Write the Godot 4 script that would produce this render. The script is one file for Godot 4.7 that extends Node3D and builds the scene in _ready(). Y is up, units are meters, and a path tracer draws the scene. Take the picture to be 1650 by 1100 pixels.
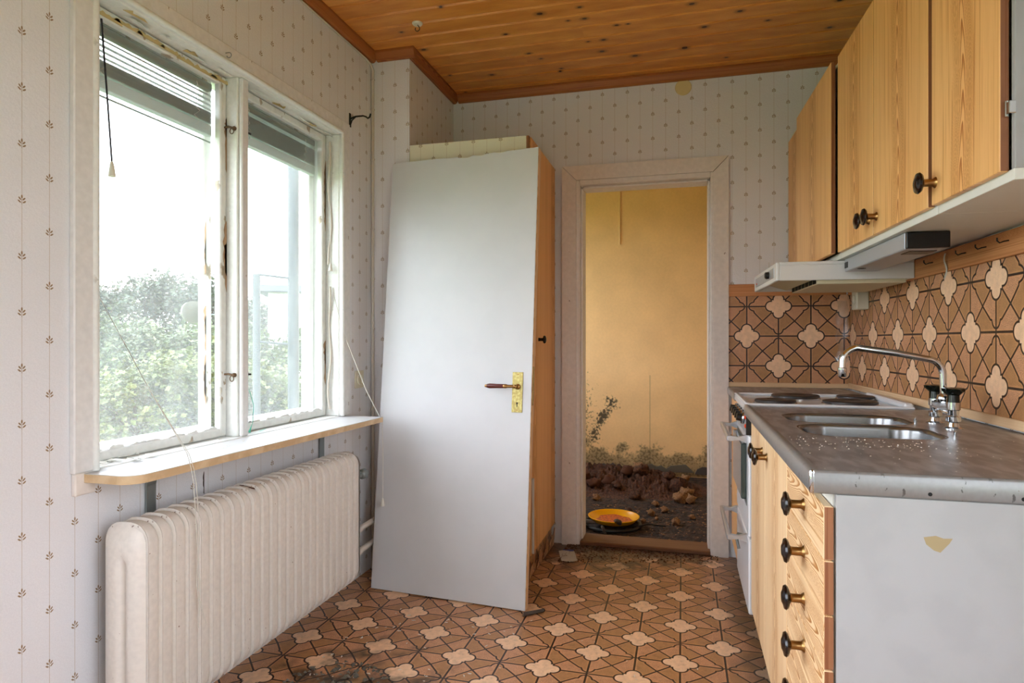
extends Node3D
# A derelict kitchen: printed vinyl floor, sprig wallpaper, pine ceiling, old double window.
# World axes: back wall lies across -z, window wall at -x, kitchen units along +x. Metres.

const LW := -1.515          # room face of the window wall
const BW := -3.566          # room face of the back wall
const CEIL := 2.588
const KA := 0.03316         # the cooking wall is 1.9 degrees out of square
const KP := Vector3(0.822, 0.0, -3.566)

var M := {}                 # materials by name
var used := {}              # names taken at top level
var rng := RandomNumberGenerator.new()

# ------------------------------------------------------------------ mesh building
class MB:
	var v := PackedVector3Array()
	var n := PackedVector3Array()
	var uv := PackedVector2Array()
	var ix := PackedInt32Array()
	var t := Transform3D()
	var g := 1                   # axis the grain runs along
	var off := Vector2.ZERO
	func map(p: Vector3, nr: Vector3) -> Vector2:
		var a := nr.abs().max_axis_index()
		if a == g:
			return Vector2(p[(g + 1) % 3], p[(g + 2) % 3]) + off
		return Vector2(p[3 - a - g], -p[g]) + off
	func vert(p: Vector3, nr: Vector3, w: Vector2) -> int:
		v.append(t * p)
		n.append((t.basis * nr).normalized())
		uv.append(w)
		return v.size() - 1
	func tri(a: Vector3, b: Vector3, c: Vector3) -> void:      # right-hand order
		var nr := (b - a).cross(c - a)
		if nr.length_squared() < 1e-16:
			return
		nr = nr.normalized()
		var i := vert(a, nr, map(a, nr))
		vert(b, nr, map(b, nr))
		vert(c, nr, map(c, nr))
		ix.append_array([i, i + 2, i + 1])
	func quad(a: Vector3, b: Vector3, c: Vector3, d: Vector3) -> void:
		var nr := (c - a).cross(d - b)
		if nr.length_squared() < 1e-16:
			return
		nr = nr.normalized()
		var i := vert(a, nr, map(a, nr))
		vert(b, nr, map(b, nr))
		vert(c, nr, map(c, nr))
		vert(d, nr, map(d, nr))
		ix.append_array([i, i + 2, i + 1, i, i + 3, i + 2])
	func box(lo: Vector3, hi: Vector3, bev := 0.0) -> MB:
		var c := (lo + hi) / 2.0
		var h := (hi - lo) / 2.0
		var b := minf(bev, minf(h.x, minf(h.y, h.z)) * 0.9)
		for a in 3:
			var e := (a + 1) % 3
			var f := (a + 2) % 3
			for s in [-1.0, 1.0]:
				var q: Array[Vector3] = []
				for k in [[-1, -1], [1, -1], [1, 1], [-1, 1]]:
					var p := c
					p[a] += s * h[a]
					p[e] += k[0] * (h[e] - b)
					p[f] += k[1] * (h[f] - b)
					q.append(p)
				if s > 0:
					quad(q[0], q[1], q[2], q[3])
				else:
					quad(q[3], q[2], q[1], q[0])
			if b > 0.0:
				for se in [-1.0, 1.0]:
					for sf in [-1.0, 1.0]:
						var q: Array[Vector3] = []
						for k in [-1.0, 1.0]:
							for w in 2:
								var p := c
								p[a] += k * (h[a] - b)
								p[e] += se * (h[e] - (b if w == 0 else 0.0))
								p[f] += sf * (h[f] - (0.0 if w == 0 else b))
								q.append(p)
						if se * sf > 0:
							quad(q[1], q[3], q[2], q[0])
						else:
							quad(q[0], q[2], q[3], q[1])
		if b > 0.0:
			for sx in [-1.0, 1.0]:
				for sy in [-1.0, 1.0]:
					for sz in [-1.0, 1.0]:
						var s := Vector3(sx, sy, sz)
						var p0 := c + s * (h - Vector3(0, b, b))
						var p1 := c + s * (h - Vector3(b, 0, b))
						var p2 := c + s * (h - Vector3(b, b, 0))
						if sx * sy * sz > 0:
							tri(p0, p1, p2)
						else:
							tri(p0, p2, p1)
		return self
	func prism(poly: PackedVector2Array, o: Vector3, ex: Vector3, ey: Vector3, depth: float, smooth := false) -> MB:
		var ez := ex.cross(ey).normalized()
		var pl := poly
		if Geometry2D.is_polygon_clockwise(pl):
			pl = PackedVector2Array(poly)
			pl.reverse()
		var m := pl.size()
		var tr := Geometry2D.triangulate_polygon(pl)
		var at := func(q: Vector2, d: float) -> Vector3: return o + ex * q.x + ey * q.y + ez * d
		for k in range(0, tr.size(), 3):
			var a: Vector2 = pl[tr[k]]
			var b: Vector2 = pl[tr[k + 1]]
			var c: Vector2 = pl[tr[k + 2]]
			if (b - a).cross(c - a) < 0:
				var w := b
				b = c
				c = w
			tri(at.call(a, depth), at.call(b, depth), at.call(c, depth))
			tri(at.call(a, 0.0), at.call(c, 0.0), at.call(b, 0.0))
		var en: Array[Vector3] = []
		for k in m:
			var d: Vector2 = pl[(k + 1) % m] - pl[k]
			en.append((ex * d.y - ey * d.x).normalized())
		for k in m:
			var k2 := (k + 1) % m
			var a: Vector3 = at.call(pl[k], 0.0)
			var b: Vector3 = at.call(pl[k2], 0.0)
			var n0 := en[k]
			var n1 := en[k]
			if smooth:
				var pv := en[(k + m - 1) % m]
				var nx := en[k2]
				if pv.dot(en[k]) > 0.7:
					n0 = (pv + en[k]).normalized()
				if nx.dot(en[k]) > 0.7:
					n1 = (nx + en[k]).normalized()
			var c := b + ez * depth
			var d := a + ez * depth
			var i := vert(a, n0, map(a, en[k]))
			vert(b, n1, map(b, en[k]))
			vert(c, n1, map(c, en[k]))
			vert(d, n0, map(d, en[k]))
			ix.append_array([i, i + 2, i + 1, i, i + 3, i + 2])
		return self
	# profile: Vector2(radius, height) from bottom to top, turned about +y of x
	func lathe(prof: Array, seg := 20, x := Transform3D()) -> MB:
		var m := prof.size()
		var sn: Array[Vector2] = []
		for k in m - 1:
			var d: Vector2 = prof[k + 1] - prof[k]
			sn.append(Vector2(d.y, -d.x).normalized())
		var keep := t
		t = t * x
		for k in m - 1:
			var n0 := sn[k]
			var n1 := sn[k]
			if k > 0 and sn[k - 1].dot(sn[k]) > 0.75:
				n0 = (sn[k - 1] + sn[k]).normalized()
			if k < m - 2 and sn[k + 1].dot(sn[k]) > 0.75:
				n1 = (sn[k + 1] + sn[k]).normalized()
			var first := v.size()
			for j in seg + 1:
				var an := TAU * j / seg
				var dir := Vector3(cos(an), 0, -sin(an))
				for w in 2:
					var pr: Vector2 = prof[k + w]
					var nn := n0 if w == 0 else n1
					vert(dir * pr.x + Vector3.UP * pr.y, dir * nn.x + Vector3.UP * nn.y, Vector2(an * maxf(pr.x, 0.01), -pr.y) + off)
			for j in seg:
				var i := first + j * 2
				ix.append_array([i, i + 3, i + 2, i, i + 1, i + 3])
		t = keep
		return self
	func tube(path: Array, r: float, seg := 8, caps := true, radii := []) -> MB:
		var m := path.size()
		var tg: Vector3 = (path[1] - path[0]).normalized()
		var side := tg.cross(Vector3.UP)
		if side.length() < 0.1:
			side = tg.cross(Vector3.RIGHT)
		side = side.normalized()
		var first := v.size()
		var along := 0.0
		for k in m:
			var d: Vector3 = tg
			if k > 0 and k < m - 1:
				d = ((path[k + 1] - path[k]).normalized() + (path[k] - path[k - 1]).normalized()).normalized()
			elif k == m - 1:
				d = (path[k] - path[k - 1]).normalized()
			if k > 0:
				along += (path[k] - path[k - 1]).length()
			side = (side - d * side.dot(d)).normalized()
			var up := side.cross(d)
			var rr: float = radii[k] if radii.size() > k else r
			for j in seg + 1:
				var an := TAU * j / seg
				var dir := side * cos(an) + up * sin(an)
				vert(path[k] + dir * rr, dir, Vector2(an * r, -along) + off)
		for k in m - 1:
			for j in seg:
				var i := first + k * (seg + 1) + j
				ix.append_array([i, i + 1, i + seg + 2, i, i + seg + 2, i + seg + 1])
		if caps:
			for e in [0, m - 1]:
				var d: Vector3 = (path[0] - path[1]).normalized() if e == 0 else (path[m - 1] - path[m - 2]).normalized()
				var ci := vert(path[e], d, off)
				for j in seg:
					var p: Vector3 = t.affine_inverse() * v[first + e * (seg + 1) + j]
					var p2: Vector3 = t.affine_inverse() * v[first + e * (seg + 1) + j + 1]
					var i := vert(p, d, off)
					vert(p2, d, off)
					ix.append_array([ci, i + 1, i] if (p - path[e]).cross(p2 - path[e]).dot(d) > 0 else [ci, i, i + 1])
		return self
	# rings of equally many points, smooth along and across
	func loft(rings: Array, closed := true) -> MB:
		var m: int = rings[0].size()
		var nr := rings.size()
		var first := v.size()
		for k in nr:
			for j in m + (1 if closed else 0):
				var p: Vector3 = rings[k][j % m]
				var pa: Vector3 = rings[k][(j + 1) % m] if closed or j < m - 1 else p
				var pb: Vector3 = rings[k][(j + m - 1) % m] if closed or j > 0 else p
				var qa: Vector3 = rings[mini(k + 1, nr - 1)][j % m]
				var qb: Vector3 = rings[maxi(k - 1, 0)][j % m]
				var nn := (pa - pb).cross(qa - qb)
				nn = nn.normalized() if nn.length_squared() > 1e-18 else Vector3.UP
				vert(p, nn, map(p, nn))
		var w := m + (1 if closed else 0)
		for k in nr - 1:
			for j in w - 1:
				var i := first + k * w + j
				ix.append_array([i, i + w + 1, i + 1, i, i + w, i + w + 1])
		return self
	func fan(ring: Array, up: Vector3) -> MB:
		var c := Vector3.ZERO
		for p in ring:
			c += p
		c /= ring.size()
		for j in ring.size():
			var a: Vector3 = ring[j]
			var b: Vector3 = ring[(j + 1) % ring.size()]
			if (a - c).cross(b - c).dot(up) > 0:
				tri(c, a, b)
			else:
				tri(c, b, a)
		return self
	func mesh() -> ArrayMesh:
		var a := []
		a.resize(Mesh.ARRAY_MAX)
		a[Mesh.ARRAY_VERTEX] = v
		a[Mesh.ARRAY_NORMAL] = n
		a[Mesh.ARRAY_TEX_UV] = uv
		a[Mesh.ARRAY_INDEX] = ix
		var m := ArrayMesh.new()
		m.add_surface_from_arrays(Mesh.PRIMITIVE_TRIANGLES, a)
		return m

func mb(grain := 1, off := Vector2.ZERO) -> MB:
	var b := MB.new()
	b.g = grain
	b.off = off
	return b

func bx(lo: Vector3, hi: Vector3, bev := 0.0, grain := 1, off := Vector2.ZERO) -> MB:
	return mb(grain, off).box(lo, hi, bev)

func numbered(called: String) -> String:
	if not used.has(called):
		used[called] = 0
		return called
	used[called] += 1
	return "%s_%03d" % [called, used[called]]

func tag(o: Node3D, label := "", category := "", group := "", kind := "") -> Node3D:
	if label: o.set_meta("label", label)
	if category: o.set_meta("category", category)
	if group: o.set_meta("group", group)
	if kind: o.set_meta("kind", kind)
	return o

func part(called: String, b, m: Material, parent: Node3D) -> MeshInstance3D:
	var o := MeshInstance3D.new()
	o.name = called
	o.mesh = b.mesh() if b is MB else b
	o.material_override = m
	parent.add_child(o, true)
	return o

func thing(called: String, label: String, category: String, at := Vector3.ZERO, turn := 0.0, group := "") -> Node3D:
	var o := Node3D.new()
	o.name = numbered(called)
	add_child(o)
	o.position = at
	o.rotation.y = turn
	return tag(o, label, category, group)

func struct(called: String, label: String, category: String, at := Vector3.ZERO, turn := 0.0) -> Node3D:
	return tag(thing(called, label, category, at, turn), "", "", "", "structure")

# a thing or piece of the setting that is one mesh, built about the point at
func one(called: String, b: MB, m: Material, label: String, category: String, at := Vector3.ZERO, turn := 0.0, group := "", kind := "") -> MeshInstance3D:
	var o := MeshInstance3D.new()
	o.name = numbered(called)
	o.mesh = b.mesh()
	o.material_override = m
	add_child(o)
	o.position = at
	o.rotation.y = turn
	tag(o, label, category, group, kind)
	return o

# a place along the cooking wall: x from the wall into it, z from the back wall towards the room
func kp(x: float, y: float, z: float) -> Vector3:
	return KP + Vector3(cos(KA), 0, -sin(KA)) * x + Vector3(sin(KA), 0, cos(KA)) * z + Vector3.UP * y

func axis_to(d: Vector3, at: Vector3) -> Transform3D:      # +y of the lathe turned to d
	return Transform3D(Basis(Quaternion(Vector3.UP, d.normalized())), at)

func rect_ring(lo: Vector2, hi: Vector2, r: float, y: float, per := 6) -> Array:
	var out := []
	for k in 4:
		var c := Vector2(hi.x - r if k in [0, 3] else lo.x + r, hi.y - r if k < 2 else lo.y + r)
		for j in per + 1:
			var an := PI / 2 * (k + float(j) / per)
			out.append(Vector3(c.x + r * cos(an), y, c.y + r * sin(an)))
	return out

# ------------------------------------------------------------------ textures and materials
func noise(sd: int, freq: float, octaves := 3) -> FastNoiseLite:
	var f := FastNoiseLite.new()
	f.seed = sd
	f.noise_type = FastNoiseLite.TYPE_SIMPLEX_SMOOTH
	f.frequency = freq
	f.fractal_octaves = octaves
	return f

func tex(w: int, h: int, data: PackedByteArray, fmt := Image.FORMAT_RGB8) -> ImageTexture:
	return ImageTexture.create_from_image(Image.create_from_data(w, h, false, fmt, data))

func put(d: PackedByteArray, i: int, c: Color) -> void:
	d[i] = clampi(int(c.r * 255.0), 0, 255)
	d[i + 1] = clampi(int(c.g * 255.0), 0, 255)
	d[i + 2] = clampi(int(c.b * 255.0), 0, 255)

func mat(called: String, c: Color, rough := 0.6, metal := 0.0) -> StandardMaterial3D:
	var m := StandardMaterial3D.new()
	m.resource_name = called
	m.albedo_color = c
	m.roughness = rough
	m.metallic = metal
	M[called] = m
	return m

func textured(called: String, t: Texture2D, scale: Vector2, rough := 0.6, tint := Color.WHITE, metal := 0.0) -> StandardMaterial3D:
	var m := mat(called, tint, rough, metal)
	m.albedo_texture = t
	m.uv1_scale = Vector3(scale.x, scale.y, 1)
	return m

func seg_dist(p: Vector2, a: Vector2, b: Vector2) -> float:
	return p.distance_to(Geometry2D.get_closest_point_to_segment(p, a, b))

# the printed quatrefoil sheet: one period is 2 x 2 units, a quatrefoil in the corner
func vinyl_textures() -> Array:
	var half := 256
	var S := half * 2
	var curve: Array[Vector2] = [Vector2(0.93, 0), Vector2(0.926, 0.04), Vector2(0.905, 0.082), Vector2(0.865, 0.118), Vector2(0.81, 0.142), Vector2(0.775, 0.152), Vector2(0.766, 0.205), Vector2(0.735, 0.24), Vector2(0.5, 0.5)]
	var dist := PackedFloat32Array()
	dist.resize(half * half)
	var zone := PackedByteArray()
	zone.resize(half * half)
	for j in half:
		for i in half:
			var p := Vector2((i + 0.5) / half, (j + 0.5) / half)
			var q := p if p.x + p.y < 1.0 else Vector2.ONE - p      # the nearer quatrefoil at 0,0
			var q1 := q if q.x >= q.y else Vector2(q.y, q.x)
			var quat := minf(q1.distance_to(Vector2(0.235, 0)) - 0.17, maxf(q1.x, q1.y) - 0.225)
			if quat < 0:
				dist[j * half + i] = -quat
				zone[j * half + i] = 2
				continue
			var d := minf(quat, 9.0)
			d = minf(d, minf(minf(p.x, 1 - p.x), minf(p.y, 1 - p.y)) * 0.9)
			d = minf(d, seg_dist(q, Vector2(0.22, 0.22), Vector2(0.5, 0.5)))
			var pc := p if p.x >= p.y else Vector2(p.y, p.x)
			for k in curve.size() - 1:
				d = minf(d, seg_dist(pc, curve[k], curve[k + 1]))
			dist[j * half + i] = d
			zone[j * half + i] = int((p.y > p.x) != (p.x + p.y < 1.0))
	var fine := noise(11, 0.20, 2)
	var soft := noise(12, 0.02, 2)
	var col := PackedByteArray()
	col.resize(S * S * 3)
	var hgt := PackedByteArray()
	hgt.resize(S * S)
	var line := Color(0.155, 0.085, 0.07)
	for j in S:
		for i in S:
			var fi := i if i < half else S - 1 - i
			var fj := j if j < half else S - 1 - j
			var d := dist[fj * half + fi]
			var z := zone[fj * half + fi]
			var sp := fine.get_noise_2d(i, j)
			var c: Color
			if z == 2:
				c = Color(0.955, 0.79, 0.635) * (1.0 + 0.07 * sp)
			else:
				var odd := (z == 1) != ((i < half) != (j < half))
				c = Color(0.85, 0.635, 0.47) if odd else Color(0.725, 0.535, 0.345)
				var k := (0.62 if odd else 0.36) * smoothstep(-0.05, 0.40, sp)
				c = c.lerp(Color(0.43, 0.245, 0.155), k)
				c = c.lerp(Color(0.86, 0.62, 0.42), 0.55 * (1.0 - smoothstep(0.03, 0.062, d)))
			c = c.lerp(line, 1.0 - smoothstep(0.014, 0.025, d))
			c = c * (1.0 + 0.05 * soft.get_noise_2d(i, j))
			put(col, (j * S + i) * 3, c)
			hgt[j * S + i] = int(255.0 * smoothstep(0.0, 0.05, d) * (0.9 + 0.1 * sp))
	return [tex(S, S, col), tex(S, S, hgt, Image.FORMAT_L8)]

# wallpaper: thin upright lines with a small sprig on each, staggered
func wallpaper_texture() -> ImageTexture:
	var W := 512
	var d := PackedByteArray()
	d.resize(W * W * 3)
	var nz := noise(21, 0.05, 3)
	var n2 := noise(22, 0.4, 1)
	var base := Color(0.895, 0.895, 0.905)
	var ink := Color(0.56, 0.46, 0.34)
	# leaves: centre, half length, half width, angle from upright
	var lv := [[0.0, -10.5, 4.6, 2.0, 0.0], [-5.0, -5.5, 4.6, 1.9, -0.75], [5.0, -5.5, 4.6, 1.9, 0.75], [-6.0, 1.5, 4.8, 1.9, -0.95], [6.0, 1.5, 4.8, 1.9, 0.95]]
	var px := 137.0 / W
	for j in W:
		for i in W:
			var x := i * px
			var y := j * 133.5 / W
			var c := base * (1.0 + 0.02 * nz.get_noise_2d(i, j) + 0.025 * n2.get_noise_2d(i, j))
			for s in 2:
				var dx := x - (34.25 if s == 0 else 102.75)
				if absf(dx) > 14.0:
					continue
				if absf(dx) < 0.55:
					c = c.lerp(Color(0.70, 0.62, 0.54), 0.6)
				var dy := y - (33.4 if s == 0 else 100.1)
				if absf(dy) < 17.0:
					for l in lv:
						var rel := Vector2(dx - l[0], dy - l[1]).rotated(-l[4])
						var e := Vector2(rel.x / l[3], rel.y / l[2]).length()
						if e < 1.0:
							c = c.lerp(ink, 0.95)
					if absf(dx) < 0.7 and dy > -6 and dy < 8:
						c = c.lerp(ink, 0.9)
			put(d, (j * W + i) * 3, c)
	return tex(W, W, d)

# laminate / veneer pine: 0.45 m across, 1.2 m along, arches in the middle
func veneer_texture(sd: int, light: Color, dark: Color) -> ImageTexture:
	var W := 448
	var H := 1024
	var d := PackedByteArray()
	d.resize(W * H * 3)
	var warp := noise(sd, 0.0035, 2)
	var fib := noise(sd + 1, 0.5, 2)
	var tone := noise(sd + 2, 0.012, 2)
	for j in H:
		var y := 1.2 * j / H
		var sway := 0.012 * warp.get_noise_2d(0.0, j) + 0.004 * warp.get_noise_2d(500.0, j * 3.0)
		for i in W:
			var u := 0.45 * (float(i) / W - 0.5) + sway
			var au := absf(u)
			var ph := (-y + 540.0 * u * u / (1.0 + 6.0 * au)) / 0.080 + 0.30 * warp.get_noise_2d(i * 2.0, j * 1.5)
			var s := ph - floorf(ph)
			var ring := smoothstep(0.35, 0.90, s) * smoothstep(1.0, 0.94, s)
			ring *= 1.0 - smoothstep(0.030, 0.060, au)
			# beside the arches the grain runs straight, in a few strong lines and many faint ones
			var st := tone.get_noise_2d(i * 7.0, j * 0.10)
			var line := smoothstep(0.22, 0.45, st) * smoothstep(0.035, 0.055, au) * (1.0 - 0.7 * smoothstep(0.07, 0.12, au))
			var f := fib.get_noise_2d(i * 1.3, j * 0.02)
			var k := clampf(0.92 * ring + 0.42 * line + 0.10 * f + 0.10 * warp.get_noise_2d(i * 4.0, j * 0.2) + 0.09, 0.0, 1.0)
			put(d, (j * W + i) * 3, light.lerp(dark, k))
	return tex(W, H, d)

# knotty pine boards: eight lanes of 0.112 m, 2.4 m long
func board_texture() -> ImageTexture:
	var W := 640
	var H := 1280
	var d := PackedByteArray()
	d.resize(W * H * 3)
	var r := RandomNumberGenerator.new()
	r.seed = 5
	var warp := noise(31, 0.004, 2)
	var fib := noise(32, 0.35, 2)
	var pat := noise(33, 0.006, 3)
	var lanes := []
	for l in 8:
		var knots := []
		for k in r.randi_range(4, 6):
			knots.append([r.randf_range(0.012, 0.1), r.randf_range(0.05, 2.35), r.randf_range(0.004, 0.009)])
		lanes.append({"knots": knots, "c": r.randf_range(0.02, 0.09), "f": r.randf_range(90, 150), "t": r.randf_range(-0.16, 0.16)})
	var light := Color(0.955, 0.69, 0.35)
	var dark := Color(0.70, 0.375, 0.115)
	for j in H:
		var y := 2.4 * j / H
		for i in W:
			var l := mini(7, i * 8 / W)
			var L: Dictionary = lanes[l]
			var u := 0.112 * (i * 8.0 / W - l)
			var uu: float = u - L.c + 0.02 * warp.get_noise_2d(l * 300.0, j)
			var dark_k := 0.0
			for k in L.knots:
				var dx: float = u - k[0]
				var dy: float = (y - k[1]) * 0.7
				var rr := sqrt(dx * dx + dy * dy) / float(k[2])
				if rr < 7.0:
					uu += signf(dx) * k[2] * 0.9 * exp(-rr * rr / 7.0)
					dark_k = maxf(dark_k, smoothstep(1.25, 0.75, rr) + 0.28 * smoothstep(3.4, 1.0, rr))
			var ph: float = uu * L.f + y * 0.9
			var s := ph - floorf(ph)
			var ring := pow(s, 2.2) * smoothstep(1.0, 0.9, s)
			var k := 0.42 * ring + 0.10 * fib.get_noise_2d(i * 1.5, j * 0.03) + 0.25 * pat.get_noise_2d(i * 3.0, j) + 0.28 + float(L.t)
			var c := light.lerp(dark, clampf(k, 0.0, 1.0)).lerp(Color(0.2, 0.085, 0.03), clampf(dark_k, 0.0, 0.95))
			put(d, (j * W + i) * 3, c)
	return tex(W, H, d)

func field(sd: int, freq: float, octaves: int, W: int) -> PackedByteArray:
	return noise(sd, freq, octaves).get_seamless_image(W, W).get_data()

func mottle(sd: int, W: int, a: Color, b: Color, freq: float, lo := -0.3, hi := 0.5, streak := 1, oct := 4) -> ImageTexture:
	var d := PackedByteArray()
	d.resize(W * W * 3)
	var f := field(sd, freq, oct, W)
	var g := noise(sd + 1, 0.6, 1)
	for j in W:
		for i in W:
			var e := f[j * W + (i * streak) % W] / 127.5 - 1.0
			put(d, (j * W + i) * 3, a.lerp(b, smoothstep(lo, hi, e + 0.08 * g.get_noise_2d(i, j))))
	return tex(W, W, d)

# old paint: here and there a chip down to what lies under it, and small specks
func chipped(sd: int, paint: Color, under: Color, amount: float, specks := 0.93) -> ImageTexture:
	var W := 512
	var d := PackedByteArray()
	d.resize(W * W * 3)
	var f := field(sd, 0.012, 5, W)
	var sm := field(sd + 1, 0.05, 3, W)
	var spk := field(sd + 2, 0.07, 2, W)
	for j in W:
		for i in W:
			var o := j * W + i
			var e := f[j * W + (i * 2) % W] / 255.0
			var m := sm[o] / 127.5 - 1.0
			var c := paint * (1.0 + 0.03 * m)
			if e > amount:
				c = under * (1.0 + 0.2 * m)
			elif e > amount - 0.012:
				c = paint * 0.85
			if spk[o] / 255.0 > specks:
				c = c.lerp(Color(0.36, 0.22, 0.13), 0.75)
			put(d, o * 3, c)
	return tex(W, W, d)

func relief(m: StandardMaterial3D, sd: int, freq: float, depth: float) -> void:
	var t := NoiseTexture2D.new()
	t.noise = noise(sd, freq, 4)
	t.width = 512
	t.height = 512
	t.seamless = true
	m.heightmap_enabled = true
	m.heightmap_texture = t
	m.heightmap_scale = depth

func triplanar(m: StandardMaterial3D, scale: float) -> StandardMaterial3D:
	m.uv1_triplanar = true
	m.uv1_world_triplanar = true
	m.uv1_scale = Vector3.ONE * scale
	return m

func make_materials() -> void:
	var vt := vinyl_textures()
	for k in ["floor_vinyl", "wall_vinyl"]:
		var m := textured(k, vt[0], Vector2(1 / 0.31, 1 / 0.31), 0.36)
		m.heightmap_enabled = true
		m.heightmap_texture = vt[1]
		m.heightmap_scale = 0.06
	# grime trodden into the floor, where the photograph shows it (uv2 spans the floor)
	M.floor_vinyl.detail_enabled = true
	M.floor_vinyl.detail_uv_layer = BaseMaterial3D.DETAIL_UV_2
	M.floor_vinyl.detail_albedo = grime_texture()
	var wp := wallpaper_texture()
	var m := textured("wallpaper", wp, Vector2(1 / 0.137, 1 / 0.1335), 0.75)
	relief(m, 41, 0.02, 0.05)
	textured("wallpaper_yellowed", wp, Vector2(1 / 0.137, 1 / 0.1335), 0.75, Color(1.0, 0.985, 0.87))
	var ven := veneer_texture(51, Color(0.985, 0.86, 0.695), Color(0.70, 0.46, 0.23))
	textured("veneer", ven, Vector2(1 / 0.45, 1 / 1.2), 0.42, Color(1.0, 0.905, 0.735))
	triplanar(textured("shelf_edge", mottle(80, 256, Color(0.80, 0.68, 0.52), Color(0.87, 0.77, 0.62), 0.02), Vector2.ONE, 0.6), 2.0)
	textured("veneer_lit", ven, Vector2(1 / 0.45, 1 / 1.2), 0.42, Color(1.0, 1.0, 0.98))  # same veneer as the wall cabinets, paled to paint in stronger light
	textured("wardrobe_veneer", ven, Vector2(1 / 0.45, 1 / 2.4), 0.45, Color(0.96, 0.84, 0.66))
	textured("wood_edge", ven, Vector2(1 / 0.45, 1 / 1.2), 0.55, Color(0.60, 0.46, 0.38))
	textured("rail_wood", ven, Vector2(1 / 0.30, 1 / 2.6), 0.55, Color(0.82, 0.66, 0.53))
	textured("bare_wood", ven, Vector2(1 / 0.3, 1 / 0.9), 0.6, Color(0.95, 0.92, 0.88))
	textured("batten_wood", ven, Vector2(1 / 0.3, 1 / 2.6), 0.6, Color(0.90, 0.88, 0.86))
	textured("brown_trim", ven, Vector2(1 / 0.3, 1 / 1.2), 0.5, Color(0.68, 0.47, 0.28))
	textured("threshold_wood", ven, Vector2(1 / 0.3, 1 / 0.9), 0.6, Color(0.46, 0.36, 0.28))
	textured("ceiling_pine", board_texture(), Vector2(1 / 0.896, 1 / 2.4), 0.38)
	var wc := chipped(61, Color(0.90, 0.905, 0.885), Color(0.70, 0.68, 0.62), 0.90, 0.99)
	triplanar(textured("window_paint", wc, Vector2.ONE, 0.5), 1.6)
	relief(M.window_paint, 62, 0.03, 0.12)
	triplanar(textured("sash_paint", chipped(63, Color(0.89, 0.895, 0.875), Color(0.68, 0.62, 0.53), 0.82, 0.985), Vector2.ONE, 0.55), 0.9)
	relief(M.sash_paint, 64, 0.04, 0.25)
	triplanar(textured("casing_paint", chipped(65, Color(0.89, 0.885, 0.875), Color(0.55, 0.47, 0.40), 0.95, 0.985), Vector2.ONE, 0.5), 1.3)
	triplanar(textured("doorframe_paint", chipped(66, Color(0.895, 0.865, 0.835), Color(0.55, 0.47, 0.40), 0.96, 0.975), Vector2.ONE, 0.5), 1.1)
	triplanar(textured("radiator_paint", chipped(67, Color(0.88, 0.855, 0.82), Color(0.42, 0.25, 0.14), 0.965, 0.93), Vector2.ONE, 0.38), 1.9)
	triplanar(textured("door_paint", mottle(68, 384, Color(0.805, 0.81, 0.815), Color(0.795, 0.80, 0.806), 0.012), Vector2.ONE, 0.36), 1.0)
	relief(M.door_paint, 69, 0.008, 0.03)
	triplanar(textured("white_laminate", mottle(70, 384, Color(0.80, 0.80, 0.795), Color(0.785, 0.785, 0.78), 0.02), Vector2.ONE, 0.45), 1.0)
	triplanar(textured("shaded_laminate", mottle(81, 384, Color(0.66, 0.66, 0.655), Color(0.645, 0.645, 0.64), 0.02), Vector2.ONE, 0.5), 1.0)  # white laminate with shade put into its colour for camera-facing sides
	mat("carcass_white", Color(0.88, 0.88, 0.84), 0.5)
	mat("cream_plastic", Color(0.86, 0.84, 0.76), 0.45)
	mat("dial_grey", Color(0.40, 0.40, 0.34), 0.5)
	mat("enamel", Color(0.90, 0.91, 0.92), 0.22)
	mat("grey_metal", Color(0.66, 0.68, 0.70), 0.35, 0.2)
	mat("hood_white", Color(0.86, 0.86, 0.85), 0.4)
	mat("hood_cream", Color(0.83, 0.79, 0.66), 0.55)
	triplanar(textured("steel", mottle(71, 512, Color(0.53, 0.525, 0.53), Color(0.68, 0.68, 0.685), 0.010, -0.6, 0.6, 3), Vector2.ONE, 0.32, Color.WHITE, 0.5), 1.4)
	triplanar(textured("steel_lip", chipped(72, Color(0.58, 0.58, 0.575), Color(0.30, 0.29, 0.28), 0.86, 0.955), Vector2.ONE, 0.4, Color.WHITE, 0.5), 3.0)
	mat("bowl_steel", Color(0.52, 0.52, 0.52), 0.24, 0.95)
	mat("chrome", Color(0.82, 0.83, 0.84), 0.09, 1.0)
	mat("brass", Color(0.64, 0.49, 0.30), 0.28, 1.0)
	triplanar(textured("old_brass", mottle(73, 256, Color(0.62, 0.55, 0.33), Color(0.74, 0.69, 0.45), 0.03), Vector2.ONE, 0.38, Color.WHITE, 0.75), 6.0)
	mat("hasp_metal", Color(0.42, 0.33, 0.25), 0.45, 0.6)
	mat("bare_patch_wood", Color(0.66, 0.53, 0.40), 0.85)
	mat("knob_dark", Color(0.075, 0.045, 0.04), 0.14)
	mat("black_plastic", Color(0.035, 0.035, 0.035), 0.35)
	mat("slot_black", Color(0.02, 0.02, 0.015), 0.8)
	mat("burner_iron", Color(0.27, 0.255, 0.25), 0.40, 0.5)
	mat("iron_black", Color(0.06, 0.055, 0.05), 0.5)
	mat("galvanised", Color(0.55, 0.58, 0.58), 0.45, 0.75)
	mat("handle_metal", Color(0.74, 0.75, 0.76), 0.3, 0.6)
	mat("oven_glass", Color(0.30, 0.36, 0.36), 0.08, 0.55)
	mat("tap_green", Color(0.055, 0.075, 0.05), 0.15)
	mat("orange_lens", Color(0.9, 0.25, 0.05), 0.3)
	mat("red_wood", Color(0.36, 0.12, 0.07), 0.35)
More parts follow.
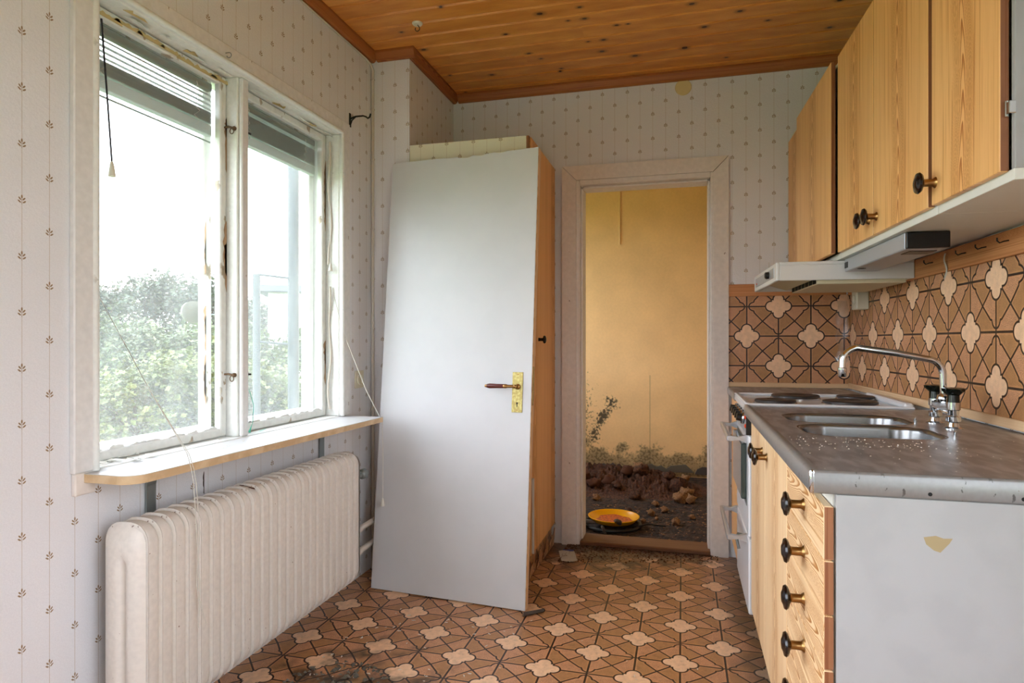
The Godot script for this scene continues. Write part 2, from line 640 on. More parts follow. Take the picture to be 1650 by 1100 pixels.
	mat("white_cord", Color(0.85, 0.84, 0.80), 0.7)
	mat("grey_cord", Color(0.52, 0.50, 0.44), 0.7)
	mat("dark_cord", Color(0.17, 0.15, 0.17), 0.6)
	mat("cable_white", Color(0.82, 0.79, 0.74), 0.5)
	mat("slat_paint", Color(0.70, 0.75, 0.73), 0.4)
	M.slat_paint.backlight_enabled = true
	M.slat_paint.backlight = Color(0.6, 0.6, 0.6)
	mat("slat_grey", Color(0.44, 0.50, 0.47), 0.4)
	mat("putty", Color(0.80, 0.71, 0.50), 0.85)
	mat("plaster", Color(0.88, 0.87, 0.83), 0.85)
	mat("green_ribbon", Color(0.35, 0.78, 0.66), 0.35)
	mat("patch_tan", Color(0.64, 0.57, 0.42), 0.8)
	mat("wall_disc", Color(0.87, 0.80, 0.58), 0.7)
	mat("paper_scrap", Color(0.78, 0.77, 0.74), 0.85)
	mat("blue_scrap", Color(0.10, 0.25, 0.62), 0.5)
	mat("plate_yellow", Color(0.93, 0.66, 0.02), 0.25)
	triplanar(textured("plate_sauce", mottle(74, 256, Color(0.78, 0.36, 0.06), Color(0.55, 0.20, 0.04), 0.03), Vector2.ONE, 0.5), 6.0)
	mat("rubber_black", Color(0.05, 0.05, 0.05), 0.5)
	mat("grey_rag", Color(0.32, 0.29, 0.27), 0.9)
	triplanar(textured("hall_dirt", mottle(75, 512, Color(0.155, 0.11, 0.085), Color(0.27, 0.185, 0.135), 0.02, -0.4, 0.5), Vector2.ONE, 0.9), 1.3)
	relief(M.hall_dirt, 76, 0.04, 2.0)
	triplanar(textured("rubble_brown", mottle(77, 256, Color(0.22, 0.13, 0.085), Color(0.40, 0.25, 0.16), 0.04), Vector2.ONE, 0.95), 5.0)
	mat("rubble_red", Color(0.33, 0.19, 0.12), 0.95)
	triplanar(textured("rubble_tan", mottle(78, 256, Color(0.46, 0.32, 0.21), Color(0.62, 0.48, 0.33), 0.05), Vector2.ONE, 0.95), 6.0)
	mat("soil", Color(0.33, 0.215, 0.14), 0.95)
	mat("grey_crumb", Color(0.40, 0.38, 0.34), 0.95)
	var hw := textured("hall_wall", hall_texture(), Vector2(1 / 2.0, 1 / 2.6), 0.7)
	hw.texture_repeat = false
	mat("hall_plain", Color(0.95, 0.81, 0.59), 0.7)
	mat("ceiling_white", Color(0.85, 0.83, 0.78), 0.8)
	mat("outer_wall", Color(0.75, 0.72, 0.66), 0.9)
	# panes: old glass with a film of dirt that scatters daylight
	var gl := mat("glass", Color(1, 1, 1, 0.04), 0.05)
	gl.transparency = BaseMaterial3D.TRANSPARENCY_ALPHA
	var dirty := textured("dirty_glass", dirt_film(), Vector2(1 / 0.7, 1 / 1.3), 0.6)
	dirty.transparency = BaseMaterial3D.TRANSPARENCY_ALPHA
	dirty.backlight_enabled = true
	dirty.backlight = Color(1, 1, 1)
	var film := mat("clear_film", Color(0.9, 0.9, 0.92, 0.12), 0.12)
	film.transparency = BaseMaterial3D.TRANSPARENCY_ALPHA
	triplanar(textured("lawn", mottle(79, 256, Color(0.30, 0.42, 0.16), Color(0.42, 0.52, 0.22), 0.05), Vector2.ONE, 0.95), 0.3)
	mat("bark", Color(0.22, 0.17, 0.13), 0.9)
	mat("house_white", Color(0.86, 0.86, 0.85), 0.8)
	mat("house_roof", Color(0.36, 0.38, 0.40), 0.8)
	mat("pole_grey", Color(0.27, 0.30, 0.31), 0.6)
	var lf := mat("leaf", Color.WHITE, 0.55)
	lf.vertex_color_use_as_albedo = true
	lf.backlight_enabled = true
	lf.backlight = Color(0.6, 0.6, 0.4)

# film of dried rain and dust on the outer panes: an even haze with white specks
func dirt_film() -> ImageTexture:
	var W := 512
	var H := 768
	var d := PackedByteArray()
	d.resize(W * H * 4)
	var f := noise(91, 0.01, 4)
	var s := noise(92, 0.16, 2)
	for j in H:
		for i in W:
			var k := 0.085 + 0.05 * f.get_noise_2d(i, j * 0.4)
			k += 0.12 * smoothstep(0.30, 0.62, s.get_noise_2d(i, j))
			var o := (j * W + i) * 4
			d[o] = 238
			d[o + 1] = 242
			d[o + 2] = 240
			d[o + 3] = clampi(int(255.0 * k), 0, 255)
	return tex(W, H, d, Image.FORMAT_RGBA8)

# the floor sheet's dirt: x -1.6..1.1, z -3.65..0 across the texture
func grime_texture() -> ImageTexture:
	var W := 768
	var H := 1024
	var d := PackedByteArray()
	d.resize(W * H * 4)
	var f := noise(101, 0.02, 5)
	var g := noise(102, 0.12, 3)
	for j in H:
		var z := -3.65 + 3.65 * j / H
		for i in W:
			var x := -1.6 + 2.7 * i / W
			var e := f.get_noise_2d(i, j)
			var h := g.get_noise_2d(i, j)
			# wet black rot beside the radiator
			var a := (1.0 - smoothstep(0.10, 0.36, Vector2((x + 1.08) * 1.0, (z + 1.72) * 0.75).length() + 0.30 * e))
			# trodden soil at the hall doorway and under the wardrobe
			var sx := smoothstep(0.30, -0.35, x)
			var b := smoothstep(0.10, 0.62, (-2.98 - z) * 1.25 * (0.35 + 0.65 * sx) + 0.38 * e + 0.12 * h)
			# a dirty line along the foot of the stove
			var c := 0.55 * smoothstep(0.13, 0.0, absf(x - 0.27) + 0.10 * e) * smoothstep(-1.2, -1.9, z)
			var s := smoothstep(0.28, 0.5, h) * 0.16
			var col := Color(0.20, 0.125, 0.08)
			var al := maxf(b * 0.88, s)
			if a > al:
				col = Color(0.115, 0.10, 0.085)
				al = a * (0.86 + 0.3 * h)
			if c > al:
				col = Color(0.30, 0.26, 0.22)
				al = c
			var o := (j * W + i) * 4
			put(d, o, col)
			d[o + 3] = clampi(int(255.0 * al), 0, 255)
	return tex(W, H, d, Image.FORMAT_RGBA8)

# the hall's yellow wall, mould and peeled paper low down: x -1.4..0.6, y 0..2.6
func hall_texture() -> ImageTexture:
	var W := 768
	var H := 1024
	var d := PackedByteArray()
	d.resize(W * H * 3)
	var f := noise(111, 0.012, 5)
	var g := noise(112, 0.09, 4)
	var b := noise(113, 0.006, 3)
	for j in H:
		var y := 2.6 * (1.0 - (j + 0.5) / H)
		for i in W:
			var x := -1.4 + 2.0 * i / W
			var e := f.get_noise_2d(i, j)
			var h := g.get_noise_2d(i, j)
			var c := Color(0.95, 0.80, 0.575) * (1.0 + 0.04 * b.get_noise_2d(i, j) + 0.02 * h)
			# black mould speckle in the corner by the door frame
			var spot := 1.0 - smoothstep(0.05, 0.62, Vector2((x + 0.98) * 1.5, (y - 0.50) * 0.75).length())
			c = c.lerp(Color(0.22, 0.20, 0.13), 0.65 * smoothstep(0.55, 1.05, spot * 0.75 + 0.75 * h + 0.35 * e) * smoothstep(0.0, 0.3, spot))
			# the streak that climbs beside a torn seam
			var st := seg_dist(Vector2(x, y), Vector2(-0.78, 0.30), Vector2(-0.60, 0.62))
			c = c.lerp(Color(0.17, 0.15, 0.10), 0.8 * smoothstep(0.05, 0.0, st + 0.07 * e + 0.07 * h + 0.01))
			# grey rot with a ragged outline along the foot, blistered plaster showing in it
			var top := 0.21 + 0.16 * e + 0.05 * h
			var rot := smoothstep(0.05, -0.06, y - top)
			c = c.lerp(Color(0.47, 0.40, 0.27), 0.55 * rot)
			c = c.lerp(Color(0.20, 0.17, 0.11), rot * 0.42 * smoothstep(-0.1, 0.45, h + 0.4 * e))
			c = c.lerp(Color(0.60, 0.54, 0.42), rot * 0.5 * smoothstep(0.1, 0.4, -h))
			if absf(x + 0.27) < 0.003 and y < 0.85:
				c = c * 0.84
			put(d, (j * W + i) * 3, c)
	return tex(W, H, d)

# ------------------------------------------------------------------ the scene
func _ready() -> void:
	rng.seed = 7
	var cam := Camera3D.new()
	cam.name = "camera"
	cam.fov = 56.2
	cam.position = Vector3(0, 1.14, 0)
	cam.rotation.y = deg_to_rad(14.92)
	cam.near = 0.05
	cam.far = 400.0
	cam.current = true
	add_child(cam)
	var sky_mat := ProceduralSkyMaterial.new()
	sky_mat.sky_top_color = Color(0.91, 0.945, 1.0)
	sky_mat.sky_horizon_color = Color(0.945, 0.968, 1.0)
	sky_mat.ground_bottom_color = Color(0.45, 0.47, 0.42)
	sky_mat.ground_horizon_color = Color(0.70, 0.72, 0.68)
	sky_mat.sun_angle_max = 1.0
	var sky := Sky.new()
	sky.sky_material = sky_mat
	var env := Environment.new()
	env.background_mode = Environment.BG_SKY
	env.sky = sky
	env.background_energy_multiplier = 5.0
	env.tonemap_mode = Environment.TONE_MAPPER_LINEAR
	env.tonemap_exposure = 2.05
	env.sdfgi_enabled = true
	env.ssao_enabled = true
	env.ssil_enabled = true
	var we := WorldEnvironment.new()
	we.name = "surroundings"
	we.environment = env
	add_child(we)

	make_materials()
	build_shell()
	build_ceiling()
	build_window()
	build_doorway()
	build_hall()
	build_outside()
	build_radiator()
	build_shelf()
	build_wardrobe()
	build_loose_door()
	build_base_units()
	build_stove()
	build_sink()
	build_upper_units()
	build_hood()
	build_small_things()
	build_litter()

func slab(b: MB, x0: float, x1: float, y0: float, y1: float, z0: float, z1: float) -> void:
	b.box(Vector3(minf(x0, x1), y0, minf(z0, z1)), Vector3(maxf(x0, x1), y1, maxf(z0, z1)))

func build_shell() -> void:
	# floor: printed vinyl sheet on boards, a quatrefoil at (-0.0075, -3.272)
	var fo := struct("floor", "worn brown vinyl floor printed with pale quatrefoils and dark lines", "floor")
	var sheet := mb(2, Vector2(0.0075, -3.272))
	for k in 2:
		var za := -3.63 if k == 0 else -0.01
		var zb := -0.01 if k == 0 else 1.7
		sheet.quad(Vector3(-1.6, 0, zb), Vector3(1.12, 0, zb), Vector3(1.12, 0, za), Vector3(-1.6, 0, za))
	var sa := sheet.mesh().surface_get_arrays(0)
	var su := PackedVector2Array()
	for i in sheet.v.size():
		var p := sheet.v[i]
		su.append(Vector2((p.x + 1.6) / 2.7, (p.z + 3.65) / 3.65 if i < 4 else 0.999))
	sa[Mesh.ARRAY_TEX_UV2] = su
	var sm := ArrayMesh.new()
	sm.add_surface_from_arrays(Mesh.PRIMITIVE_TRIANGLES, sa)
	part("vinyl_sheet", sm, M.floor_vinyl, fo)
	part("subfloor", bx(Vector3(-1.7, -0.15, -3.63), Vector3(1.2, -0.002, 1.85)), M.bare_wood, fo)

	# window wall, with the window's opening
	var w := mb(1, Vector2(1.167 + 0.03425, 1.874 + 0.0334 - 0.1335 * 20))
	for r in [[0.65, 1.85, 0.0, 2.62], [-1.325, -0.95, 0.0, 2.62], [-0.95, 0.65, 0.0, 0.60], [-0.95, 0.65, 2.25, 2.62], [-3.70, -2.645, 0.0, 2.62], [-2.645, -1.325, 0.0, 0.77], [-2.645, -1.325, 2.115, 2.62]]:
		slab(w, LW - 0.2, LW, r[2], r[3], r[0], r[1])
	one("wall_left", w, M.wallpaper, "papered window wall with thin lines and small brown sprigs", "wall", Vector3.ZERO, 0.0, "", "structure")
	part("tear", mb().prism(jag(0.075, 0.006, 9), Vector3(LW, 0.640, -1.765), Vector3.UP, Vector3.BACK, 0.0008), M.bark, get_node("wall_left"))

	# back wall, with the hall doorway
	w = mb(1, Vector2(-0.255 + 0.03425, 2.11 + 0.0334))
	for r in [[-1.75, -0.585, 0.0, 2.62], [0.175, 1.2, 0.0, 2.62], [-0.585, 0.175, 2.045, 2.62]]:
		slab(w, r[0], r[1], r[2], r[3], BW - 0.13, BW)
	one("wall_back", w, M.wallpaper, "papered wall round the doorway to the hall", "wall", Vector3.ZERO, 0.0, "", "structure")

	# boxed-in corner between window wall and back wall
	w = mb(1, Vector2(1.455 + 0.03425, 2.484 + 0.0334))
	slab(w, LW, -1.309, 0.0, CEIL, BW, -2.934)
	one("wall_boxing", w, M.wallpaper, "papered boxed-in corner beside the window wall", "wall", Vector3.ZERO, 0.0, "", "structure")

	# cooking wall, a little out of square
	w = mb(1, Vector2(0.02, 0.0))
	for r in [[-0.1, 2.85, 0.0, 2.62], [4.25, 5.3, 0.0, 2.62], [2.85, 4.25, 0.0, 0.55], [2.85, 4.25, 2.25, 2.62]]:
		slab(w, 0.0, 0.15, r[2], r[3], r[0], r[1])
	one("wall_right", w, M.wallpaper, "papered cooking wall behind the units", "wall", KP, KA, "", "structure")

	# wall behind the camera; unseen windows added around the viewer as fill light
	w = mb(1)
	for r in [[-1.75, -1.10, 0.0, 2.62], [-0.40, 1.3, 0.0, 2.62], [-1.10, -0.40, 0.0, 0.85], [-1.10, -0.40, 2.15, 2.62]]:
		slab(w, r[0], r[1], r[2], r[3], 1.7, 1.85)
	one("wall_rear", w, M.wallpaper, "papered wall behind the viewer with an added narrow window", "wall", Vector3.ZERO, 0.0, "", "structure")
	plain_window("window_5", "narrow unseen window added behind the viewer for fill light", Vector3(-0.75, 0.85, 1.775), 0.0, 0.35, 1.3)  # added out of view to lift the back wall
	plain_window("window_2", "plain unseen window added further along the window wall for fill light", Vector3(LW - 0.1, 0.60, -0.15), PI / 2, 0.8, 1.65)  # added out of view to brighten the unit fronts and floor
	plain_window("window_4", "plain unseen window added in the cooking wall for fill light", kp(0.075, 0.55, 3.55), KA + PI / 2, 0.7, 1.70)  # added out of view to brighten the window wall and radiator

	# vinyl splashback in the same print, wooden rail above, batten below
	var sb := mb(1, Vector2(-0.482, 1.323))
	slab(sb, 0.232, 0.822, 0.925, 1.378, BW, BW + 0.004)
	one("trim_splashback_end", sb, M.wall_vinyl, "brown printed quatrefoil splashback beside the doorway", "splashback", Vector3.ZERO, 0.0, "", "structure")
	sb = mb(1, Vector2(-1.446, 1.322))
	slab(sb, -0.004, 0.0, 0.930, 1.374, 0.004, 2.45)
	one("trim_splashback", sb, M.wall_vinyl, "brown printed quatrefoil splashback along the cooking wall", "splashback", KP, KA, "", "structure")
	one("trim_rail_end", bx(Vector3(0.232, 1.377, BW), Vector3(0.80, 1.440, BW + 0.016), 0.002, 0, Vector2(-1.31, 1.0)), M.rail_wood, "wooden rail above the splashback beside the doorway", "rail", Vector3.ZERO, 0.0, "", "structure")
	one("trim_rail", bx(Vector3(-0.018, 1.372, 0.02), Vector3(0, 1.443, 2.45), 0.002, 2, Vector2(-1.30, 2.5)), M.rail_wood, "wooden hook rail above the splashback on the cooking wall", "rail", KP, KA, "", "structure")
	one("trim_batten_end", bx(Vector3(0.232, 0.902, BW + 0.001), Vector3(0.81, 0.926, BW + 0.014), 0.002, 0, Vector2(0.0, 1.0)), M.batten_wood, "thin wooden batten at the foot of the splashback beside the doorway", "batten", Vector3.ZERO, 0.0, "", "structure")
	one("trim_batten", bx(Vector3(-0.016, 0.903, 0.02), Vector3(-0.001, 0.931, 2.42), 0.002, 2, Vector2(0.0, 2.5)), M.batten_wood, "thin pale batten at the foot of the long splashback", "batten", KP, KA, "", "structure")

func plain_window(called: String, label: String, at: Vector3, turn: float, hw: float, h: float) -> void:
	var w := struct(called, label, "window", at, turn)
	var fr := mb()
	for sg in [-1.0, 1.0]:
		fr.box(Vector3(sg * (hw - 0.025) - 0.025, 0, -0.03), Vector3(sg * (hw - 0.025) + 0.025, h, 0.03), 0.004)
	fr.box(Vector3(-hw + 0.05, 0, -0.03), Vector3(hw - 0.05, 0.05, 0.03), 0.004)
	fr.box(Vector3(-hw + 0.05, h - 0.05, -0.03), Vector3(hw - 0.05, h, 0.03), 0.004)
	fr.box(Vector3(-0.025, 0.05, -0.03), Vector3(0.025, h - 0.05, 0.03), 0.004)
	part("frame", fr, M.carcass_white, w)
	for sg in [-1.0, 1.0]:
		part("pane", bx(Vector3(sg * hw / 2 - hw / 2 + 0.04, 0.05, -0.003), Vector3(sg * hw / 2 + hw / 2 - 0.04, h - 0.05, 0.003)), M.glass, w)

func cornice(called: String, a: Vector3, b: Vector3, out: Vector3, label: String) -> void:
	var prof := PackedVector2Array([Vector2(0, 0), Vector2(0.014, 0), Vector2(0.022, 0.006), Vector2(0.036, 0.034), Vector2(0.036, 0.046), Vector2(0, 0.046)])
	var ax := 0 if absf(b.x - a.x) > absf(b.z - a.z) else 2
	var m := mb(ax, Vector2(rng.randf(), rng.randf()))
	var d := (b - a)
	if out.cross(Vector3.UP).dot(d) > 0:
		m.prism(prof, a, out, Vector3.UP, d.length())
	else:
		m.prism(prof, b, out, Vector3.UP, d.length())
	one(called, m, M.brown_trim, label, "cornice", Vector3.ZERO, 0.0, "", "structure")

func build_ceiling() -> void:
	var y := CEIL - 0.046
	cornice("trim_1", Vector3(LW, y, 1.7), Vector3(LW, y, -2.934 + 0.0), Vector3.RIGHT, "brown wooden cornice above the window wall")
	cornice("trim_2", Vector3(LW + 0.036, y, -2.934), Vector3(-1.309 + 0.036, y, -2.934), Vector3.BACK, "short brown cornice on the front of the boxed-in corner")
	cornice("trim_3", Vector3(-1.309, y, -2.934), Vector3(-1.309, y, BW), Vector3.RIGHT, "brown cornice on the side of the boxed-in corner")
	cornice("trim_4", Vector3(-1.309 + 0.036, y, BW), Vector3(0.83, y, BW), Vector3.BACK, "long brown cornice along the back wall")
	var c := struct("ceiling", "varnished knotty pine board ceiling, orange brown", "ceiling")
	part("deck", bx(Vector3(-1.75, CEIL + 0.014, -3.7), Vector3(1.25, CEIL + 0.16, 1.85)), M.outer_wall, c)
	var p := 0.112
	var z := BW - 0.03
	while z < 1.7:
		var lane := rng.randi_range(0, 7)
		var b := mb(0, Vector2(lane * p - z, rng.randf() * 2.4))
		# tongue-and-groove board with eased lower edges
		var w := p - 0.001
		var e := 0.007
		var prof := PackedVector2Array([Vector2(0, 0.006), Vector2(e, 0), Vector2(w - e - 0.004, 0), Vector2(w - 0.004, 0.006), Vector2(w - 0.004, 0.014), Vector2(0, 0.014)])
		b.prism(prof, Vector3(1.25, CEIL, z), Vector3.BACK, Vector3.UP, 2.95)
		part("plank", b, M.ceiling_pine, c)
		z += p
	var hk := thing("ceiling_hook", "small white ceiling rose with a lamp hook", "hook", Vector3(-1.165, CEIL, -2.70))
	part("rose", mb().lathe([Vector2(0, -0.008), Vector2(0.02, -0.008), Vector2(0.024, -0.003), Vector2(0.024, 0.0)], 20), M.cream_plastic, hk)
	var arc := []
	for k in 10:
		var an := -0.5 + 4.2 * k / 9.0
		arc.append(Vector3(0.011 * cos(an), -0.026 - 0.011 * sin(an), 0))
	arc.insert(0, Vector3(0.0, -0.006, 0))
	part("hook", mb().tube(arc, 0.002, 6), M.iron_black, hk)

func build_window() -> void:
	# opening 1.26 x 1.285 m inside a 3 cm lining; casing on the room side
	var w := struct("window_1", "old white double window with peeling paint, two casements and a post", "window", Vector3(LW, 0.80, -1.985))
	var o := Vector3(LW, 0.80, -1.985)
	var P := func(x: float, y: float, z: float) -> Vector3: return Vector3(x, y, z) - o
	var B := func(x0: float, x1: float, y0: float, y1: float, z0: float, z1: float, bev := 0.004) -> MB:
		return bx(P.call(x0, y0, z0), P.call(x1, y1, z1), bev)
	# lining
	for r in [[0.77, 0.80, -2.645, -1.325], [2.085, 2.115, -2.645, -1.325]]:
		part("lining", B.call(-1.71, -1.513, r[0], r[1], r[2], r[3]), M.window_paint, w)
	for r in [[-1.355, -1.325], [-2.645, -2.615]]:
		part("lining", B.call(-1.71, -1.513, 0.80, 2.085, r[0], r[1]), M.window_paint, w)
	# casing boards: flat board with a rounded bead along the opening
	for r in [[0.80, 2.150, -1.352, -1.287], [0.80, 2.150, -2.686, -2.618], [2.088, 2.152, -2.618, -1.352]]:
		var c := part("casing", B.call(LW, -1.497, r[0], r[1], r[2], r[3], 0.003), M.casing_paint, w)
		var bd := mb()
		if r[1] - r[0] > 1.0:
			var zz: float = r[2] + 0.004 if r[2] < -2.0 else r[3] - 0.06
			zz = -1.355 + 0.006 if r[2] > -2.0 else -2.615 - 0.006
			bd.tube([P.call(-1.498, 0.80, zz), P.call(-1.498, 2.10, zz)], 0.009, 8)
		else:
			bd.tube([P.call(-1.498, 2.094, -2.62), P.call(-1.498, 2.094, -1.35)], 0.009, 8)
		part("bead", bd, M.window_paint, c)
	part("apron", B.call(LW, -1.50, 0.742, 0.80, -1.352, -1.292, 0.003), M.doorframe_paint, w)
	# post between the casements
	var post := part("post", B.call(-1.62, -1.535, 0.80, 2.085, -1.992, -1.952, 0.003), M.window_paint, w)
	part("cover_strip", B.call(-1.536, -1.520, 0.80, 2.085, -1.996, -1.960, 0.004), M.casing_paint, post)
	# casements, each an inner and an outer sash with a pane
	for k in 2:
		var z0: float = -1.952 if k == 0 else -2.613
		var z1: float = -1.357 if k == 0 else -1.992
		for s in 2:
			var xa: float = -1.606 if s == 0 else -1.668
			var xb: float = -1.578 if s == 0 else -1.640
			var t: float = 0.030 if s == 0 else 0.040
			var sash := part("sash", frame_mesh(o, xa, xb, 0.803, 2.082, z0 + 0.002, z1 - 0.002, t, rng.randi()), M.sash_paint, w)
			part("pane", B.call((xa + xb) / 2 - 0.002, (xa + xb) / 2 + 0.002, 0.803 + t - 0.006, 2.082 - t + 0.006, z0 + t - 0.006, z1 - t + 0.006, 0.0), M.glass if s == 0 else pane_mat(k), sash)
			if s == 0:
				# cracked putty along the bottom rail
				var pu := mb()
				for q in 7:
					var zq := lerpf(z0 + t, z1 - t, (q + rng.randf() * 0.4) / 7.0)
					var ln := rng.randf_range(0.05, 0.085)
					pu.prism(jag(ln, 0.012, 6), P.call(xb - 0.012, 0.803 + t - 0.002, zq + ln), Vector3.FORWARD, Vector3.UP, 0.006)
				part("putty", pu, M.sash_paint, sash)
	# peeling paint and stained filler under the head of the opening
	for k in 15:
		var z := lerpf(-1.42, -2.58, (k + rng.randf()) / 15.0)
		var ln := rng.randf_range(0.04, 0.11)
		var fl := mb()
		fl.t = Transform3D(Basis(Vector3.RIGHT, rng.randf_range(-0.12, 0.12)) * Basis(Vector3.BACK, rng.randf_range(-0.5, 0.25)), P.call(rng.randf_range(-1.570, -1.535), 2.083 - rng.randf() * 0.006, z))
		fl.prism(jag(ln, rng.randf_range(0.012, 0.032), 9), Vector3.ZERO, Vector3.FORWARD, Vector3.RIGHT, 0.0015)
		part("paint_curl", fl, M.putty if k % 3 == 0 else M.window_paint, w)
	for k in 7:
		var z := lerpf(-1.40, -1.93, (k + 0.3 * rng.randf()) / 7.0)
		var fl := mb()
		fl.prism(jag(rng.randf_range(0.07, 0.12), 0.016, 9), P.call(-1.577, 2.052 + 0.012 * rng.randf(), z), Vector3.FORWARD, Vector3.UP, 0.003)
		part("filler_strip", fl, M.putty, w)
	for q in [[-1.951, -1.925, -1.5770], [-2.608, -2.586, -1.5770]]:
		for k in 6:
			var pc := mb()
			var ln := rng.randf_range(0.06, 0.20)
			pc.prism(jag(ln, rng.randf_range(0.008, 0.02), 9), P.call(q[2], rng.randf_range(0.86, 1.9), q[0] + 0.002), Vector3.UP, Vector3.BACK, 0.0008)
			part("peeled_patch", pc, M.bare_patch_wood, w)
	for k in 7:
		var pc := mb()
		pc.prism(jag(rng.randf_range(0.05, 0.16), rng.randf_range(0.006, 0.014), 8), P.call(-1.632, rng.randf_range(0.9, 1.55), -1.9115), Vector3.UP, Vector3.LEFT, 0.0008)
		part("peeled_patch", pc, M.bare_patch_wood, w)
	# loose draught strip hanging in the far rebate
	for k in 2:
		var path := []
		for q in 14:
			var y := 2.05 - 0.66 * k - q * 0.043
			path.append(P.call(-1.556 + 0.006 * sin(q * 0.9 + k), y, -2.606 + 0.006 * sin(q * 0.55 + k * 2.0)))
		part("draught_strip", mb().tube(path, 0.005, 6), M.cable_white, w)
	# hasps that hold the casements to the post
	for y in [1.90, 1.02]:
		var h := mb()
		h.lathe([Vector2(0.0, 0), Vector2(0.008, 0.0), Vector2(0.008, 0.006), Vector2(0.004, 0.011), Vector2(0, 0.011)], 10, axis_to(Vector3.BACK, P.call(-1.545, y, -1.952)))
		h.tube([P.call(-1.545, y, -1.945), P.call(-1.56, y + 0.004, -1.938), P.call(-1.578, y + 0.003, -1.94)], 0.004, 6)
		var lp := []
		for q in 12:
			var an := TAU * q / 11.0
			lp.append(P.call(-1.548 + 0.008 * sin(an), y - 0.022 - 0.020 * (1 - cos(an)) / 2.0 + 0.02, -1.940))
		h.tube(lp, 0.0018, 5)
		part("hasp", h, M.hasp_metal, w)
		part("pin", mb().tube([P.call(-1.53, y, -1.998), P.call(-1.53, y, -2.018)], 0.004, 6), M.iron_black, w)
	# venetian blinds hang between the panes
	for k in 2:
		blind(k, o)
	# brown paint under-coat where the head casing meets the paper
	var hooks := thing("cup_hook", "small steel cup hook in the head casing of the window", "hook", Vector3(-1.497, 2.118, -1.845))
	var arc := [Vector3.ZERO, Vector3(0.012, 0.0, 0)]
	for q in 9:
		var an := -PI / 2 + TAU * 0.72 * q / 8.0
		arc.append(Vector3(0.014, 0.010 * 0 - 0.009 - 0.009 * sin(an) , 0) + Vector3(0.009 * cos(an), 0, 0))
	part("bend", mb().tube(arc, 0.0015, 6), M.galvanised, hooks)

var film_mats := []
func pane_mat(k: int) -> StandardMaterial3D:
	if film_mats.size() <= k:
		var m: StandardMaterial3D = M.dirty_glass.duplicate()
		m.uv1_offset = Vector3(0.37 * k, 0.21 * k, 0)
		film_mats.append(m)
	return film_mats[k]

# ragged strip: length along x, height up, lower edge straight
func jag(ln: float, h: float, k: int) -> PackedVector2Array:
	var p := PackedVector2Array([Vector2(0, 0), Vector2(ln, 0)])
	for q in k:
		p.append(Vector2(ln * (1.0 - (q + 0.5) / k), h * rng.randf_range(0.35, 1.0) * (0.6 if q in [0, k - 1] else 1.0)))
	return p

func frame_mesh(o: Vector3, xa: float, xb: float, y0: float, y1: float, z0: float, z1: float, t: float, _sd: int) -> MB:
	var m := mb()
	for r in [[y0, y1, z0, z0 + t], [y0, y1, z1 - t, z1], [y0, y0 + t, z0 + t, z1 - t], [y1 - t, y1, z0 + t, z1 - t]]:
		m.box(Vector3(xa, r[0], r[2]) - o, Vector3(xb, r[1], r[3]) - o, 0.004)
	return m

func blind(k: int, _o: Vector3) -> void:
	var za: float = -1.918 if k == 0 else -2.575
	var zb: float = -1.392 if k == 0 else -2.028
	var top := 2.052
	var label: String = ["pale venetian blind half gathered at the top of the wide casement", "pale venetian blind fully gathered in the narrow casement"][k]
	var b := thing("venetian_blind", label, "blind", Vector3(-1.622, top, (za + zb) / 2), 0.0, "venetian blinds in the window")
	var hz := (zb - za) / 2
	part("head_rail", bx(Vector3(-0.012, -0.026, -hz), Vector3(0.010, 0, hz), 0.002), M.slat_grey, b)
	var slat := mb()
	for q in 4:                                  # a slightly cupped strip 24 mm wide
		var a0 := -0.012 + 0.006 * q
		var a1 := a0 + 0.006
		var y0 := 0.0022 - 14.0 * a0 * a0
		var y1 := 0.0022 - 14.0 * a1 * a1
		slat.quad(Vector3(a0, y0, hz), Vector3(a1, y1, hz), Vector3(a1, y1, -hz), Vector3(a0, y0, -hz))
		slat.quad(Vector3(a0, y0 - 0.0006, -hz), Vector3(a1, y1 - 0.0006, -hz), Vector3(a1, y1 - 0.0006, hz), Vector3(a0, y0 - 0.0006, hz))
	var sm := slat.mesh()
	var ys := []
	if k == 0:
		for q in 4: ys.append(-0.040 - 0.0165 * q)
		for q in 13: ys.append(-0.104 - 0.0032 * q)
	else:
		for q in 2: ys.append(-0.030 - 0.008 * q)
		for q in 24: ys.append(-0.045 - 0.0031 * q)
	for y in ys:
		var s := part("slat", sm, M.slat_paint, b)
		s.position.y = y
		s.rotation.z = rng.randf_range(-0.06, 0.06) + (-0.75 if k == 0 and y > -0.1 else 0.0)
	var yb: float = ys[ys.size() - 1] - 0.005
	part("bottom_rail", bx(Vector3(-0.011, yb - 0.040, -hz), Vector3(0.011, yb, hz), 0.004), M.slat_paint, b)
	for s in [-0.7, 0.7]:
		var p := []
		for q in 16:
			var f := q / 15.0
			p.append(Vector3(0.014 + 0.004 * sin(q * 2.1), lerpf(-0.02, yb - 0.02, f), s * hz + 0.012 * sin(q * 1.7) * smoothstep(0.3, 0.8, f)))
		part("ladder_cord", mb().tube(p, 0.0011, 5), M.white_cord, b)
	if k == 0:
		part("tilt_rod", mb().tube([Vector3(0.0, yb - 0.058, -hz), Vector3(0.0, yb - 0.056, hz)], 0.003, 6), M.slat_grey, b)

